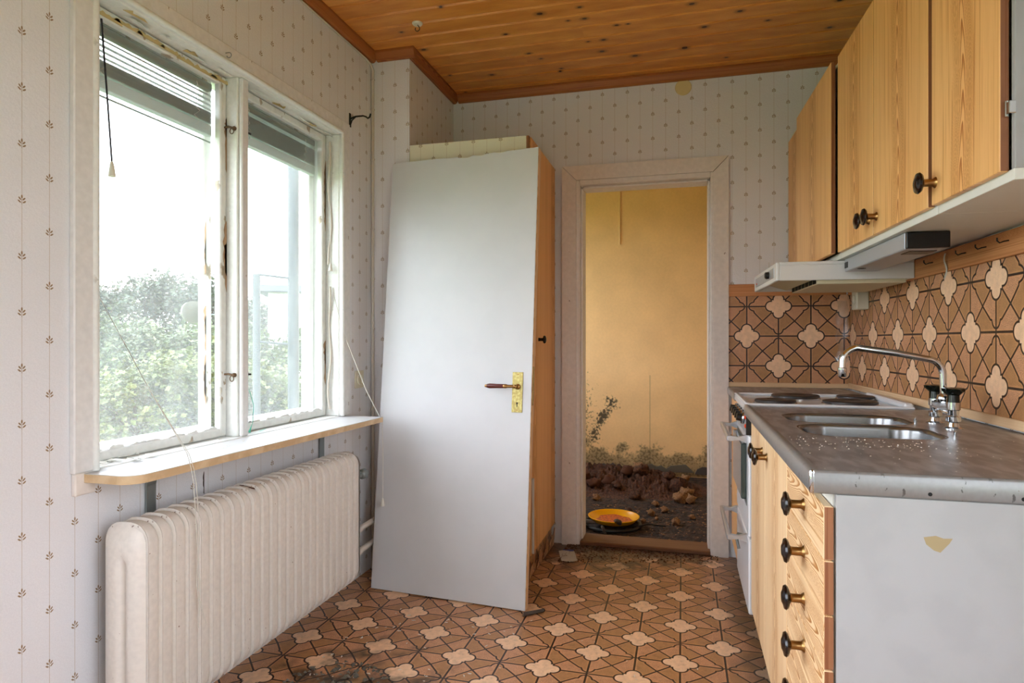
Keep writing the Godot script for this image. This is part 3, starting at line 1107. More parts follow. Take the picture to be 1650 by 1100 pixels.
func build_doorway() -> void:
	var d := struct("door_1", "doorway to the hall with a cream painted frame and no door", "doorway", Vector3(-0.205, 0, BW))
	var B := func(x0: float, x1: float, y0: float, y1: float, z0: float, z1: float, bev := 0.004) -> MB:
		return bx(Vector3(x0 + 0.205, y0, z0), Vector3(x1 + 0.205, y1, z1), bev)
	# mitred casing boards
	var m: Material = M.doorframe_paint
	var L := mb()
	L.prism(PackedVector2Array([Vector2(-0.655, 0), Vector2(-0.575, 0), Vector2(-0.575, 2.040), Vector2(-0.655, 2.120)]), Vector3(0.205, 0, 0.0), Vector3.RIGHT, Vector3.UP, 0.020)
	part("casing", L, m, d)
	var R := mb()
	R.prism(PackedVector2Array([Vector2(0.160, 0), Vector2(0.236, 0), Vector2(0.236, 2.118), Vector2(0.160, 2.040)]), Vector3(0.205, 0, 0.0), Vector3.RIGHT, Vector3.UP, 0.020)
	part("casing", R, m, d)
	var T := mb()
	T.prism(PackedVector2Array([Vector2(-0.653, 2.122), Vector2(-0.573, 2.042), Vector2(0.158, 2.042), Vector2(0.234, 2.120)]), Vector3(0.205, 0, 0.0), Vector3.RIGHT, Vector3.UP, 0.020)
	part("casing", T, m, d)
	# jambs with a rebate and a stop
	for s in 2:
		var x0: float = -0.585 if s == 0 else 0.145
		part("jamb", B.call(x0, x0 + 0.030, 0.0, 2.045, -0.15, 0.008), m, d)
		var x1: float = -0.556 if s == 0 else 0.133
		part("stop", B.call(x1, x1 + 0.012, 0.022, 2.006, -0.15, -0.035, 0.003), m, d)
	part("jamb", B.call(-0.556, 0.145, 2.015, 2.045, -0.15, 0.008), m, d)
	part("stop", B.call(-0.544, 0.133, 2.004, 2.016, -0.15, -0.035, 0.003), m, d)
	var th := bx(Vector3(-0.35, 0.0, -0.15), Vector3(0.35, 0.024, 0.012), 0.006, 0, Vector2(0.1, 0.2))
	part("threshold", th, M.threshold_wood, d)

func build_hall() -> void:
	var zb := -5.6
	var w := mb(1, Vector2(1.4, 2.6))
	w.quad(Vector3(-1.4, 0, 0), Vector3(0.6, 0, 0), Vector3(0.6, 2.6, 0), Vector3(-1.4, 2.6, 0))
	var ho := struct("wall_hall_back", "stained yellow hall wall with black mould along the foot", "wall", Vector3(0, 0, zb))
	part("paper", w, M.hall_wall, ho)
	part("masonry", bx(Vector3(-2.0, -0.1, -0.15), Vector3(1.6, 2.6, -0.002)), M.hall_plain, ho)
	# remains of a skirting board, rotten and leaning
	for k in 4:
		var x := -1.25 + k * 0.45
		var sk := mb(0)
		sk.t = Transform3D(Basis(Vector3.BACK, rng.randf_range(-0.03, 0.03)) * Basis(Vector3.RIGHT, 0.14), Vector3(x, 0.03, 0.03))
		sk.prism(jag(0.44, 0.075, 11), Vector3.ZERO, Vector3.RIGHT, Vector3.UP, 0.012)
		part("skirting", sk, M.grey_rag if k % 2 else M.grey_crumb, ho)
	var ls := bx(Vector3(-0.006, 1.93, 0.0), Vector3(0.006, 2.55, 0.012), 0.002)
	ls.t = Transform3D()
	var strip := part("cable_cover", ls, M.hall_plain, ho)
	strip.position = Vector3(-0.525, 0.05, 0)
	w = mb()
	for r in [[-5.6, -5.35, 0.0, 2.6], [-3.95, -3.696, 0.0, 2.6], [-5.35, -3.95, 0.0, 0.9], [-5.35, -3.95, 2.25, 2.6]]:
		slab(w, -2.0, -1.8, r[2], r[3], r[0], r[1])
	one("wall_hall_left", w, M.hall_plain, "yellow hall wall with a window opening, out of sight", "wall", Vector3.ZERO, 0.0, "", "structure")
	one("wall_hall_right", bx(Vector3(0.85, -0.1, zb), Vector3(1.0, 2.6, -3.696)), M.hall_plain, "yellow end wall of the hall", "wall", Vector3.ZERO, 0.0, "", "structure")
	one("wall_hall_front", mb().box(Vector3(-2.0, 0, -3.712), Vector3(-0.59, 2.6, -3.697)).box(Vector3(0.18, 0, -3.712), Vector3(1.0, 2.6, -3.697)).box(Vector3(-0.59, 2.05, -3.712), Vector3(0.18, 2.6, -3.697)), M.hall_plain, "yellow hall side of the kitchen wall", "wall", Vector3.ZERO, 0.0, "", "structure")
	one("ceiling_hall", bx(Vector3(-2.0, 2.6, zb - 0.15), Vector3(1.0, 2.75, -3.70)), M.ceiling_white, "pale hall ceiling", "ceiling", Vector3.ZERO, 0.0, "", "structure")
	one("floor_hall", bx(Vector3(-2.0, -0.15, zb), Vector3(1.0, -0.005, -3.69)), M.hall_dirt, "hall floor black with damp dirt", "floor", Vector3.ZERO, 0.0, "", "structure")
	var wh := struct("window_3", "plain hall window out of sight", "window", Vector3(-1.9, 0.9, -4.65))
	part("pane", bx(Vector3(-0.003, 0, -0.70), Vector3(0.003, 1.35, 0.70)), M.glass, wh)
	# heap of rotten plaster and brick crumbs against the wall
	var hp := mb()
	var nz := noise(131, 1.6, 4)
	var nx := 130
	var ny := 80
	var pos := func(i: int, j: int) -> Vector3:
		var x := lerpf(-1.35, 0.45, float(i) / nx)
		var z := lerpf(-5.575, -4.55, float(j) / ny)
		var e := nz.get_noise_2d(x * 2.0, z * 2.0)
		var d := nz.get_noise_2d(x * 9.0, z * 9.0) + 0.6 * nz.get_noise_2d(x * 31.0, z * 31.0)
		var h := 0.12 * exp(-pow((x + 0.72) / 0.42, 2) - pow((z + 5.25) / 0.33, 2)) + 0.11 * exp(-pow((x + 0.18) / 0.22, 2) - pow((z + 5.1) / 0.22, 2))
		return Vector3(x, h * (1.0 + 0.5 * e) + 0.05 * d * smoothstep(0.0, 0.05, h) - 0.012, z)
	for j in ny:
		for i in nx:
			hp.quad(pos.call(i, j + 1), pos.call(i + 1, j + 1), pos.call(i + 1, j), pos.call(i, j))
	one("rubble", hp, M.rubble_brown, "heap of reddish brown crumbled plaster against the hall wall", "rubble", Vector3.ZERO, 0.0, "", "stuff")
	# loose lumps, big enough to count
	var lumps := [[-0.03, -4.93, 0.075, 0], [0.03, -4.86, 0.06, 1], [-0.02, -4.72, 0.065, 1], [0.06, -4.70, 0.05, 1], [-0.10, -5.02, 0.06, 0], [-0.30, -5.05, 0.07, 0], [-0.42, -5.1, 0.06, 2], [-0.20, -4.30, 0.035, 1], [-0.04, -4.12, 0.038, 1], [-0.12, -4.42, 0.032, 1], [0.06, -4.28, 0.026, 1], [-0.60, -4.62, 0.034, 1], [-0.33, -4.72, 0.05, 0], [0.22, -4.62, 0.04, 1], [-0.18, -4.55, 0.03, 1], [-0.55, -5.0, 0.07, 2], [-0.66, -4.9, 0.06, 2], [-0.75, -5.0, 0.075, 2], [-0.48, -4.88, 0.05, 0], [0.02, -5.35, 0.05, 1], [-0.35, -5.38, 0.06, 1], [-0.24, -4.12, 0.02, 1], [-0.16, -4.2, 0.016, 1], [-0.34, -4.35, 0.022, 0]]
	var lm := [M.rubble_brown, M.rubble_tan, M.rubble_red]
	var names := ["brown lump of plaster among the rubble on the hall floor", "pale tan lump of plaster lying on the dark hall floor", "reddish brick lump in the heap on the hall floor"]
	for l in lumps:
		one("rubble_lump", lump(l[2], rng.randi()), lm[l[3]], names[l[3]], "rubble lump", Vector3(l[0], maxf(0.0, pos.call(int((l[0] + 1.35) / 1.8 * nx), int((l[1] + 5.575) / 1.025 * ny)).y if l[1] < -4.56 else 0.0) + l[2] * 0.42, l[1]), rng.randf() * TAU, ["brown lumps on the hall floor", "tan lumps on the hall floor", "red lumps on the hall floor"][l[3]])
	var cr := mb()
	for k in 420:
		var x := rng.randf_range(-0.95, 0.35)
		var z := rng.randf_range(-4.5, -3.75)
		if Vector2(x + 0.42, z + 3.99).length() < 0.23:
			continue
		crumb(cr, Vector3(x, 0.001, z), rng.randf_range(0.003, 0.012))
	one("crumbs", cr, M.rubble_tan, "pale crumbs strewn over the dark hall floor", "crumbs", Vector3.ZERO, 0.0, "", "stuff")
	# yellow plate with rust-coloured remains, on a black rubber ring
	var pl := thing("plate", "round yellow plastic plate with dried orange remains", "plate", Vector3(-0.412, 0.012, -4.0))
	part("dish", mb().lathe([Vector2(0, 0.012), Vector2(0.105, 0.010), Vector2(0.13, 0.018), Vector2(0.150, 0.040), Vector2(0.156, 0.043), Vector2(0.158, 0.048), Vector2(0.152, 0.049), Vector2(0.146, 0.045), Vector2(0.126, 0.024), Vector2(0.10, 0.0165), Vector2(0, 0.018)].map(func(q): return q), 40), M.plate_yellow, pl)
	var sc := mb()
	var ring := []
	for q in 40:
		var an := TAU * q / 40.0
		var r := 0.112 + 0.010 * sin(an * 3.0 + 1.0) + 0.006 * sin(an * 7.0)
		ring.append(Vector3(r * cos(an), 0.0235, r * sin(an)))
	sc.fan(ring, Vector3.UP)
	part("remains", sc, M.plate_sauce, pl)
	var rr := thing("rubber_ring", "black rubber ring lying under the yellow plate", "ring", Vector3(-0.425, 0.012, -3.985))
	var tp := []
	for q in 33:
		var an := TAU * q / 32.0
		tp.append(Vector3(0.175 * cos(an), 0.0, 0.165 * sin(an)))
	part("tube", mb().tube(tp, 0.011, 8, false), M.rubber_black, rr)
	var wi := mb().tube([Vector3(-0.265, 0.02, -3.93), Vector3(-0.2, 0.03, -3.97), Vector3(-0.14, 0.02, -3.99), Vector3(-0.10, 0.008, -4.03)], 0.005, 6)
	one("black_hose", wi, M.rubber_black, "short black hose curling away from the yellow plate", "hose")
	for k in 3:
		var rg := mb()
		var rings := []
		for q in 7:
			var f := q / 6.0
			var rad := 0.016 * sin(PI * clampf(f * 0.9 + 0.06, 0, 1)) + 0.003
			var rs := []
			for j in 8:
				var an := TAU * j / 8.0
				rs.append(Vector3(lerpf(-0.06, 0.06, f) * (1.0 - 0.35 * k), rad * sin(an) * 0.8 + 0.02 * sin(f * 3.0 + k), rad * cos(an) * (1.0 + 0.4 * rng.randf())))
			rings.append(rs)
		rg.loft(rings)
		one("rag", rg, M.grey_rag, "grey scrap of rag beside the yellow plate", "rag", [Vector3(-0.56, 0.025, -3.88), Vector3(-0.37, 0.055, -3.845), Vector3(-0.45, 0.02, -3.82)][k], [0.5, 1.3, -0.2][k], "grey rags by the plate")

func lump(r: float, sd: int) -> MB:
	var nz := noise(sd % 9999, 1.1, 3)
	var m := mb()
	var rings := []
	for k in 7:
		var th := PI * (0.04 + 0.92 * k / 6.0)
		var rs := []
		for j in 9:
			var an := TAU * j / 9.0
			var d := Vector3(sin(th) * cos(an), cos(th) * 0.75, -sin(th) * sin(an))
			rs.append(d * r * (0.80 + 0.75 * nz.get_noise_3d(d.x * 1.6, d.y * 1.6, d.z * 1.6)))
		rings.append(rs)
	rings.reverse()
	m.loft(rings)
	m.fan(rings[0], Vector3.DOWN)
	m.fan(rings[6], Vector3.UP)
	return m

func crumb(m: MB, at: Vector3, s: float) -> void:
	var keep := m.t
	m.t = Transform3D(Basis(Vector3.UP, rng.randf() * TAU) * Basis(Vector3.RIGHT, rng.randf_range(-0.3, 0.3)), at + Vector3.UP * s * 0.25)
	var a := Vector3(-s, 0, -s * 0.5)
	var b := Vector3(s * rng.randf_range(0.5, 1.0), 0, -s * 0.6)
	var c := Vector3(s * 0.3, 0, s * rng.randf_range(0.4, 0.9))
	var d := Vector3(0, s * rng.randf_range(0.3, 0.7), 0)
	m.tri(a, d, b)
	m.tri(b, d, c)
	m.tri(c, d, a)
	m.tri(a, b, c)
	m.t = keep

func chip(m: MB, at: Vector3, s: float, tilt := 0.12) -> void:
	m.t = Transform3D(Basis(Vector3.UP, rng.randf() * TAU) * Basis(Vector3.RIGHT, rng.randf_range(-tilt, tilt)), at)
	m.prism(jag(s, s * rng.randf_range(0.25, 0.55), 4), Vector3(-s / 2, 0, 0), Vector3.RIGHT, Vector3.FORWARD, 0.0012)
	m.t = Transform3D()

# ------------------------------------------------------------------ outside
var leaf_mesh: ArrayMesh

func plant(called: String, at: Vector3, h: float, r: float, c: Color, count: int, size: float, cone: bool, label: String, category: String, group: String) -> void:
	var o := thing(called, label, category, at, 0.0, group)
	var tr := mb()
	tr.tube([Vector3.ZERO, Vector3(0.05, h * 0.45, 0.03), Vector3(0.0, h * 0.9, 0.0)], 0.04, 6, true, [0.02 * h, 0.014 * h, 0.004 * h])
	for k in 5:
		var a := rng.randf() * TAU
		var y := h * rng.randf_range(0.25, 0.7)
		tr.tube([Vector3(0.02, y, 0.02), Vector3(cos(a) * r * 0.7, y + h * 0.2, sin(a) * r * 0.7)], 0.008 * h, 5, true, [0.008 * h, 0.003 * h])
	part("trunk", tr, M.bark, o)
	var mm := MultiMesh.new()
	mm.transform_format = MultiMesh.TRANSFORM_3D
	mm.use_colors = true
	mm.mesh = leaf_mesh
	mm.instance_count = count
	var clumps := []
	for k in 26:
		var f := rng.randf_range(0.08, 0.97)
		var wide := (1.05 - f) if cone else sqrt(maxf(0.05, 1.0 - pow(f * 1.6 - 0.6, 2)))
		var a := rng.randf() * TAU
		var q := r * wide * sqrt(rng.randf()) * 0.9
		clumps.append([Vector3(cos(a) * q, h * f, sin(a) * q), r * rng.randf_range(0.16, 0.34), rng.randf_range(0.8, 1.25)])
	for i in count:
		var cl: Array = clumps[rng.randi() % clumps.size()]
		var p: Vector3 = cl[0] + Vector3(rng.randfn(), rng.randfn() * 0.8, rng.randfn()) * float(cl[1]) * 0.62
		p.y = maxf(p.y, 0.05)
		var s := size * rng.randf_range(0.6, 1.4)
		var bs := Basis(Vector3.UP, rng.randf() * TAU) * Basis(Vector3.RIGHT, rng.randf_range(-1.2, 1.2))
		mm.set_instance_transform(i, Transform3D(bs.scaled(Vector3.ONE * s), p))
		var v: float = rng.randf_range(0.8, 1.25) * cl[2]
		mm.set_instance_color(i, Color(c.r * v * rng.randf_range(0.85, 1.15), c.g * v, c.b * v * rng.randf_range(0.8, 1.2)))
	var cr := MultiMeshInstance3D.new()
	cr.name = "foliage"
	cr.multimesh = mm
	cr.material_override = M.leaf
	o.add_child(cr)
	cr.set_meta("kind", "stuff")

func build_outside() -> void:
	var g := mb(2)
	g.quad(Vector3(-90, 0, 60), Vector3(60, 0, 60), Vector3(60, 0, -90), Vector3(-90, 0, -90))
	one("ground", g, M.lawn, "rough green grass outside the window", "ground", Vector3(0, -1.0, 0), 0.0, "", "structure")
	var lb := mb()
	for k in 6:                                   # a spray of six leaves
		var a := TAU * k / 6.0 + 0.3
		lb.t = Transform3D(Basis(Vector3.UP, a) * Basis(Vector3.RIGHT, -0.5 + 0.35 * (k % 3)), Vector3(0.35 * cos(a), 0.1 * (k % 2), 0.35 * sin(a)))
		lb.quad(Vector3(0, 0, 0.5), Vector3(0.25, 0.05, 0), Vector3(0, 0, -0.5), Vector3(-0.25, 0.05, 0))
	leaf_mesh = lb.mesh()
	var at := func(deg: float, dist: float) -> Vector3:
		return Vector3(-sin(deg_to_rad(deg)) * dist, -1.0, -cos(deg_to_rad(deg)) * dist)
	# a far row of dark trees, then mid-green bushes, then fresh yellow-green shrubs close by
	var far := [[51.0, 30.0, 4.0, 2.6], [47.5, 28.0, 4.1, 2.2], [44.8, 27.0, 4.6, 1.9], [42.6, 30.0, 4.3, 2.0], [40.6, 26.0, 4.35, 2.3], [38.2, 29.0, 3.7, 2.0], [36.0, 27.0, 3.5, 2.4], [30.5, 27.0, 3.6, 2.4]]
	for k in far.size():
		var a: Array = far[k]
		plant("dark_tree", at.call(a[0], a[1]), a[2], a[3], Color(0.066, 0.084, 0.050), 5200, 0.10, k % 3 == 1, "dark green tree rising above the bushes outside the window", "tree", "dark trees beyond the bushes")
	var mid := [[70.0, 16.0, 2.7, 1.4], [63.5, 17.0, 2.6, 1.3], [58.0, 16.0, 2.5, 1.2], [53.0, 17.0, 2.7, 1.2], [48.4, 16.0, 2.5, 1.2], [44.6, 17.5, 2.55, 1.15], [41.2, 16.0, 2.5, 1.1], [37.6, 17.5, 2.55, 1.1], [34.6, 15.5, 2.45, 0.95], [29.5, 16.5, 2.6, 1.2]]
	for a in mid:
		plant("bush", at.call(a[0], a[1]), a[2], a[3], Color(0.095, 0.125, 0.052), 5200, 0.066, false, "mid-green leafy bush outside the window", "bush", "leafy bushes outside the window")
	var near := [[66.0, 9.5, 1.8, 1.2], [59.0, 9.2, 1.75, 1.2], [50.0, 9.5, 1.75, 1.2], [45.5, 9.0, 1.9, 1.2], [41.5, 9.4, 2.0, 1.25], [37.5, 9.0, 1.75, 1.15], [33.8, 9.4, 1.6, 1.1], [47.5, 7.2, 1.05, 0.9], [42.5, 7.0, 1.1, 0.95], [38.6, 7.2, 1.0, 0.9], [35.0, 7.4, 1.0, 0.8]]
	for a in near:
		plant("shrub", at.call(a[0], a[1]), a[2], a[3] * 0.72, Color(0.135, 0.165, 0.046), 5200, 0.046, false, "fresh yellow-green shrub close outside the window", "shrub", "yellow-green shrubs outside the window")
	# a white flat-roofed house beyond the narrow casement
	var hb: Vector3 = at.call(32.6, 22.0)
	var h := thing("house", "white flat-roofed house seen through the narrow casement", "house", hb, deg_to_rad(28.0))
	part("wall", bx(Vector3(-0.9, 0, -2.5), Vector3(3.2, 3.55, 2.5)), M.house_white, h)
	part("roof", bx(Vector3(-1.25, 3.55, -2.8), Vector3(3.5, 3.75, 2.8), 0.02), M.house_roof, h)
	# grey metal pole frame standing close outside the narrow casement
	var pf := thing("pole_frame", "grey metal pole frame with two crossbars outside the narrow casement", "frame", Vector3(0, -1.0, 0))
	var pa: Vector3 = at.call(36.7, 4.2)
	var pb: Vector3 = at.call(33.8, 4.2)
	part("post", mb().tube([Vector3(pa.x, 0, pa.z), Vector3(pa.x, 2.55, pa.z)], 0.022, 8), M.pole_grey, pf)
	part("post", mb().tube([Vector3(pb.x, 0, pb.z), Vector3(pb.x, 3.4, pb.z)], 0.034, 8), M.pole_grey, pf)
	for y in [2.53, 2.12]:
		part("crossbar", mb().tube([Vector3(pa.x, y + 0.02, pa.z), Vector3(pb.x, y, pb.z)], 0.008, 6), M.pole_grey, pf)
	# round dial thermometer on a wire arm outside the wide casement
	var th := thing("thermometer", "round white dial on a wire arm outside the wide casement", "thermometer", Vector3(-1.70, 1.245, -1.925))
	part("case", mb().lathe([Vector2(0, -0.012), Vector2(0.034, -0.012), Vector2(0.04, -0.006), Vector2(0.04, 0.008), Vector2(0.036, 0.011), Vector2(0, 0.011)], 28, axis_to(Vector3(1, 0.1, 0.55), Vector3.ZERO)), M.dial_grey, th)
	part("arm", mb().tube([Vector3(-0.01, 0.0, -0.03), Vector3(0.01, -0.008, -0.06), Vector3(0.04, -0.005, -0.075)], 0.003, 6), M.galvanised, th)

# ------------------------------------------------------------------ along the window wall
func build_radiator() -> void:
	var z0 := -1.345
	var pitch := 0.0469
	var r := thing("radiator", "cream painted column radiator with rust spots under the window", "radiator", Vector3(-1.395, 0.0, z0))
	# outline of one section across the radiator: rounded top and bottom
	var ring := func(grow: float, pinch: float) -> Array:
		var out := []
		var hw := 0.0645 + grow
		var lo := 0.117 - grow
		var hi := 0.668 + grow
		var rt := 0.052
		for q in 4:
			var cx := (hw - rt) * (1.0 if q in [0, 3] else -1.0)
			var cy := hi - rt if q < 2 else lo + rt
			for j in 6:
				var an := PI / 2 * (q + j / 5.0)
				var p := Vector3(cx + rt * cos(an), cy + rt * sin(an), 0)
				out.append(p)
				if j == 5 and q == 0:
					pass
		# the flat sides between the bends, waisted where the columns are pressed
		return out.map(func(p: Vector3) -> Vector3: return Vector3(p.x * (1.0 - pinch * smoothstep(0.14, 0.05, absf(p.x))), p.y, 0))
	var at := func(rg: Array, z: float) -> Array: return rg.map(func(p: Vector3) -> Vector3: return p + Vector3(0, 0, z))
	var s := mb()
	var rings := []
	for q in [[-0.0060, 0.0], [0.0030, 0.0012], [0.0034, 0.0032], [-0.0055, 0.0048], [-0.0055, 0.0058], [-0.0012, 0.0095], [0.0, 0.0160], [0.0, 0.0310], [-0.0012, 0.0390], [-0.0060, 0.0469]]:
		rings.append(at.call(ring.call(q[0], 0.0), -q[1]))
	s.loft(rings)
	var sm := s.mesh()
	for k in 24:
		var o := part("section", sm, M.radiator_paint, r)
		o.position.z = -k * pitch
	# pressed end plates with a channel between the two columns
	for e in 2:
		var en := mb()
		var zz := 0.001 if e == 0 else -24 * pitch - 0.001
		var sg := 1.0 if e == 0 else -1.0
		var nx := 22
		var ny := 26
		var P := func(i: int, j: int) -> Vector3:
			var f := float(i) / nx * 2.0 - 1.0
			var y := lerpf(0.117, 0.668, float(j) / ny)
			var cap := minf(y - 0.117, 0.668 - y)
			var w := 0.0645 if cap > 0.052 else 0.0125 + sqrt(maxf(0.0, 0.052 * 0.052 - pow(0.052 - cap, 2)))
			var x := f * w
			var depth := 0.018 * (1.0 - pow(absf(f), 4.0)) * smoothstep(0.0, 0.05, cap)
			depth -= 0.017 * exp(-pow((x - 0.004) / 0.010, 2)) * smoothstep(0.080, 0.105, cap)
			return Vector3(x, y, zz + sg * depth)
		var rows := []
		for j in ny + 1:
			var row := []
			for i in nx + 1:
				row.append(P.call(i if e == 0 else nx - i, j))
			rows.append(row)
		en.loft(rows, false)
		part("end_plate", en, M.radiator_paint, r)
	# rust-edged split on one section
	var cr := mb()
	cr.t = Transform3D(Basis(Vector3.BACK, 0.0), Vector3(0.0, 0.6695, -9.5 * pitch))
	cr.prism(jag(0.06, 0.008, 8), Vector3(-0.005, 0, 0), Vector3(1, -0.16, 0).normalized(), Vector3.FORWARD, 0.002)
	part("rust_split", cr, M.rubble_red, r)
	# valve and pipes
	var v := mb()
	var zv := -24 * pitch - 0.012
	v.lathe([Vector2(0.011, 0), Vector2(0.011, 0.02), Vector2(0.019, 0.022), Vector2(0.019, 0.034), Vector2(0.013, 0.036), Vector2(0.013, 0.062), Vector2(0.018, 0.064), Vector2(0.022, 0.07), Vector2(0.022, 0.092), Vector2(0.012, 0.096), Vector2(0.01, 0.106), Vector2(0, 0.107)], 16, axis_to(Vector3(0.12, 0, -1), Vector3(0.02, 0.555, zv)))
	part("valve", v, M.galvanised, r)
	part("pipe", mb().tube([Vector3(0.0, 0.235, zv), Vector3(0.0, 0.225, zv - 0.035), Vector3(0.0, 0.235, zv - 0.062), Vector3(-0.005, 0.262, zv - 0.078), Vector3(-0.01, 0.285, zv - 0.10), Vector3(-0.02, 0.29, zv - 0.16), Vector3(-0.03, 0.29, zv - 0.42)], 0.013, 10), M.radiator_paint, r)
	part("pipe", mb().tube([Vector3(0.0, 0.165, zv), Vector3(0.0, 0.17, zv - 0.05), Vector3(-0.01, 0.185, zv - 0.10), Vector3(-0.02, 0.19, zv - 0.16), Vector3(-0.03, 0.19, zv - 0.42)], 0.013, 10), M.radiator_paint, r)
	for z in [-0.18, -0.95]:
		part("bracket", bx(Vector3(-0.119, 0.20, z - 0.012), Vector3(-0.055, 0.24, z + 0.012), 0.003), M.radiator_paint, r)

func build_shelf() -> void:
	var s := thing("window_shelf", "white topped chipboard window shelf with a bare wooden edge", "shelf", Vector3(LW, 0.774, -1.985))
	var poly := PackedVector2Array()
	# x out from the wall, y along -z
	poly.append(Vector2(0.001, 0.675))
	poly.append(Vector2(0.001, -0.668))
	poly.append(Vector2(0.12, -0.668))
	for k in 8:
		var an := -PI / 2 + PI / 2 * k / 7.0
		poly.append(Vector2(0.12 + 0.052 * cos(an), -0.616 + 0.052 * sin(an)))
	poly.append(Vector2(0.198, 0.675))
	part("core", mb(2).prism(poly, Vector3.ZERO, Vector3.FORWARD * 0 + Vector3.RIGHT, Vector3.FORWARD, 0.0215, true), M.shelf_edge, s)
	var top := PackedVector2Array()
	for p in poly:
		top.append(p)
	part("top_sheet", mb(2).prism(top, Vector3(0, 0.0216, 0), Vector3.RIGHT, Vector3.FORWARD, 0.0016, true), M.white_laminate, s)
	for z in [0.445, -0.475]:
		var br := mb()
		var prof := PackedVector2Array([Vector2(0.004, -0.175), Vector2(0.010, -0.175), Vector2(0.010, -0.055), Vector2(0.018, -0.022), Vector2(0.04, -0.006), Vector2(0.15, -0.004), Vector2(0.15, -0.0005), Vector2(0.004, -0.0005)])
		br.prism(prof, Vector3(0, 0, z - 0.017), Vector3.RIGHT, Vector3.UP, 0.034)
		part("bracket", br, M.galvanised, s)
	# flakes of paint that fell on the shelf and the window bottom
	for k in 26:
		var near := k < 17
		var z := rng.randf_range(-1.36, -1.62) if near else rng.randf_range(-1.62, -2.2)
		var x := rng.randf_range(-1.565, -1.50) if near else rng.randf_range(-1.56, -1.40)
		var c := mb()
		chip(c, Vector3.ZERO, rng.randf_range(0.018, 0.05) if near else rng.randf_range(0.01, 0.03), 0.35 if near else 0.1)
		one("paint_flake", c, M.plaster, "curled flake of white paint on the window bottom" if near else "small white paint flake lying on the shelf", "paint flake", Vector3(x, 0.8065 if near else 0.8005, z), 0.0, "paint flakes heaped at the window" if near else "paint flakes scattered along the shelf")
	# a sliver of wood leaning in the corner
	one("wood_sliver", bx(Vector3(-0.004, 0, -0.0015), Vector3(0.004, 0.075, 0.0015)), M.plaster, "pale sliver of wood leaning against the sash", "sliver", Vector3(-1.558, 0.802, -1.40), 0.0)
	get_node("wood_sliver").rotation.x = 0.35

func build_wardrobe() -> void:
	var x0 := -1.307
	var x1 := -0.712
	var w := thing("wardrobe", "built-in wardrobe with papered side and pine doors facing the stove", "wardrobe", Vector3((x0 + x1) / 2, 0, (BW - 2.934) / 2))
	var o := w.position
	var B := func(ax: float, bx_: float, y0: float, y1: float, za: float, zb: float, bev := 0.002, off := Vector2.ZERO) -> MB:
		return bx(Vector3(ax, y0, za) - o, Vector3(bx_, y1, zb) - o, bev, 1, off)
	part("side_panel", B.call(x0, x1, 0.0, 2.112, -2.950, -2.934, 0.001), M.wallpaper_yellowed, w)
	part("panel_edge", B.call(x1, x1 + 0.014, 0.0, 2.112, -2.952, -2.932), M.wood_edge, w)
	part("top", B.call(x0, x1, 2.06, 2.076, BW + 0.002, -2.951), M.bare_wood, w)
	part("side_panel", B.call(x0, x1 - 0.01, 0.0, 2.06, BW + 0.002, BW + 0.018), M.bare_wood, w)
	part("bottom", B.call(x0, x1, 0.10, 0.116, BW + 0.02, -2.951), M.bare_wood, w)
	var d := part("door", B.call(x1, x1 + 0.018, 0.118, 2.112, -3.545, -2.962, 0.002, Vector2(0.02, 2.2)), M.wardrobe_veneer, w)
	part("knob", knob_mesh(Vector3(x1 + 0.018, 1.15, -3.12) - o, Vector3.RIGHT), M.knob_dark, d)
	part("plinth", B.call(x1 - 0.02, x1 - 0.004, 0.0, 0.10, BW + 0.01, -2.951), M.wall_vinyl, w)
	# vinyl torn loose where it was lapped up the plinth
	for k in 4:
		var t := mb(1, Vector2(0.1 * k, 0))
		t.prism(jag(0.13, 0.10 + 0.02 * (k % 2), 7), Vector3(x1 + 0.003 + 0.003 * k, 0.001, -2.985 - 0.14 * k) - o, Vector3.FORWARD, Vector3(0.12, 1, 0).normalized(), 0.002)
		part("torn_vinyl", t, M.wall_vinyl, w)
	one("batten", bx(Vector3(0, 0, 0), Vector3(0.012, 0.36, 0.008), 0.002), M.cable_white, "thin white batten hanging along the wardrobe's foot", "batten", Vector3(-0.692, 0.13, -2.968))

func knob_mesh(at: Vector3, d: Vector3) -> MB:
	return mb().lathe([Vector2(0.0, 0.0), Vector2(0.009, 0.0), Vector2(0.0075, 0.012), Vector2(0.008, 0.022), Vector2(0.0185, 0.026), Vector2(0.0205, 0.030), Vector2(0.0175, 0.036), Vector2(0.009, 0.0395), Vector2(0, 0.040)], 20, axis_to(d, at))

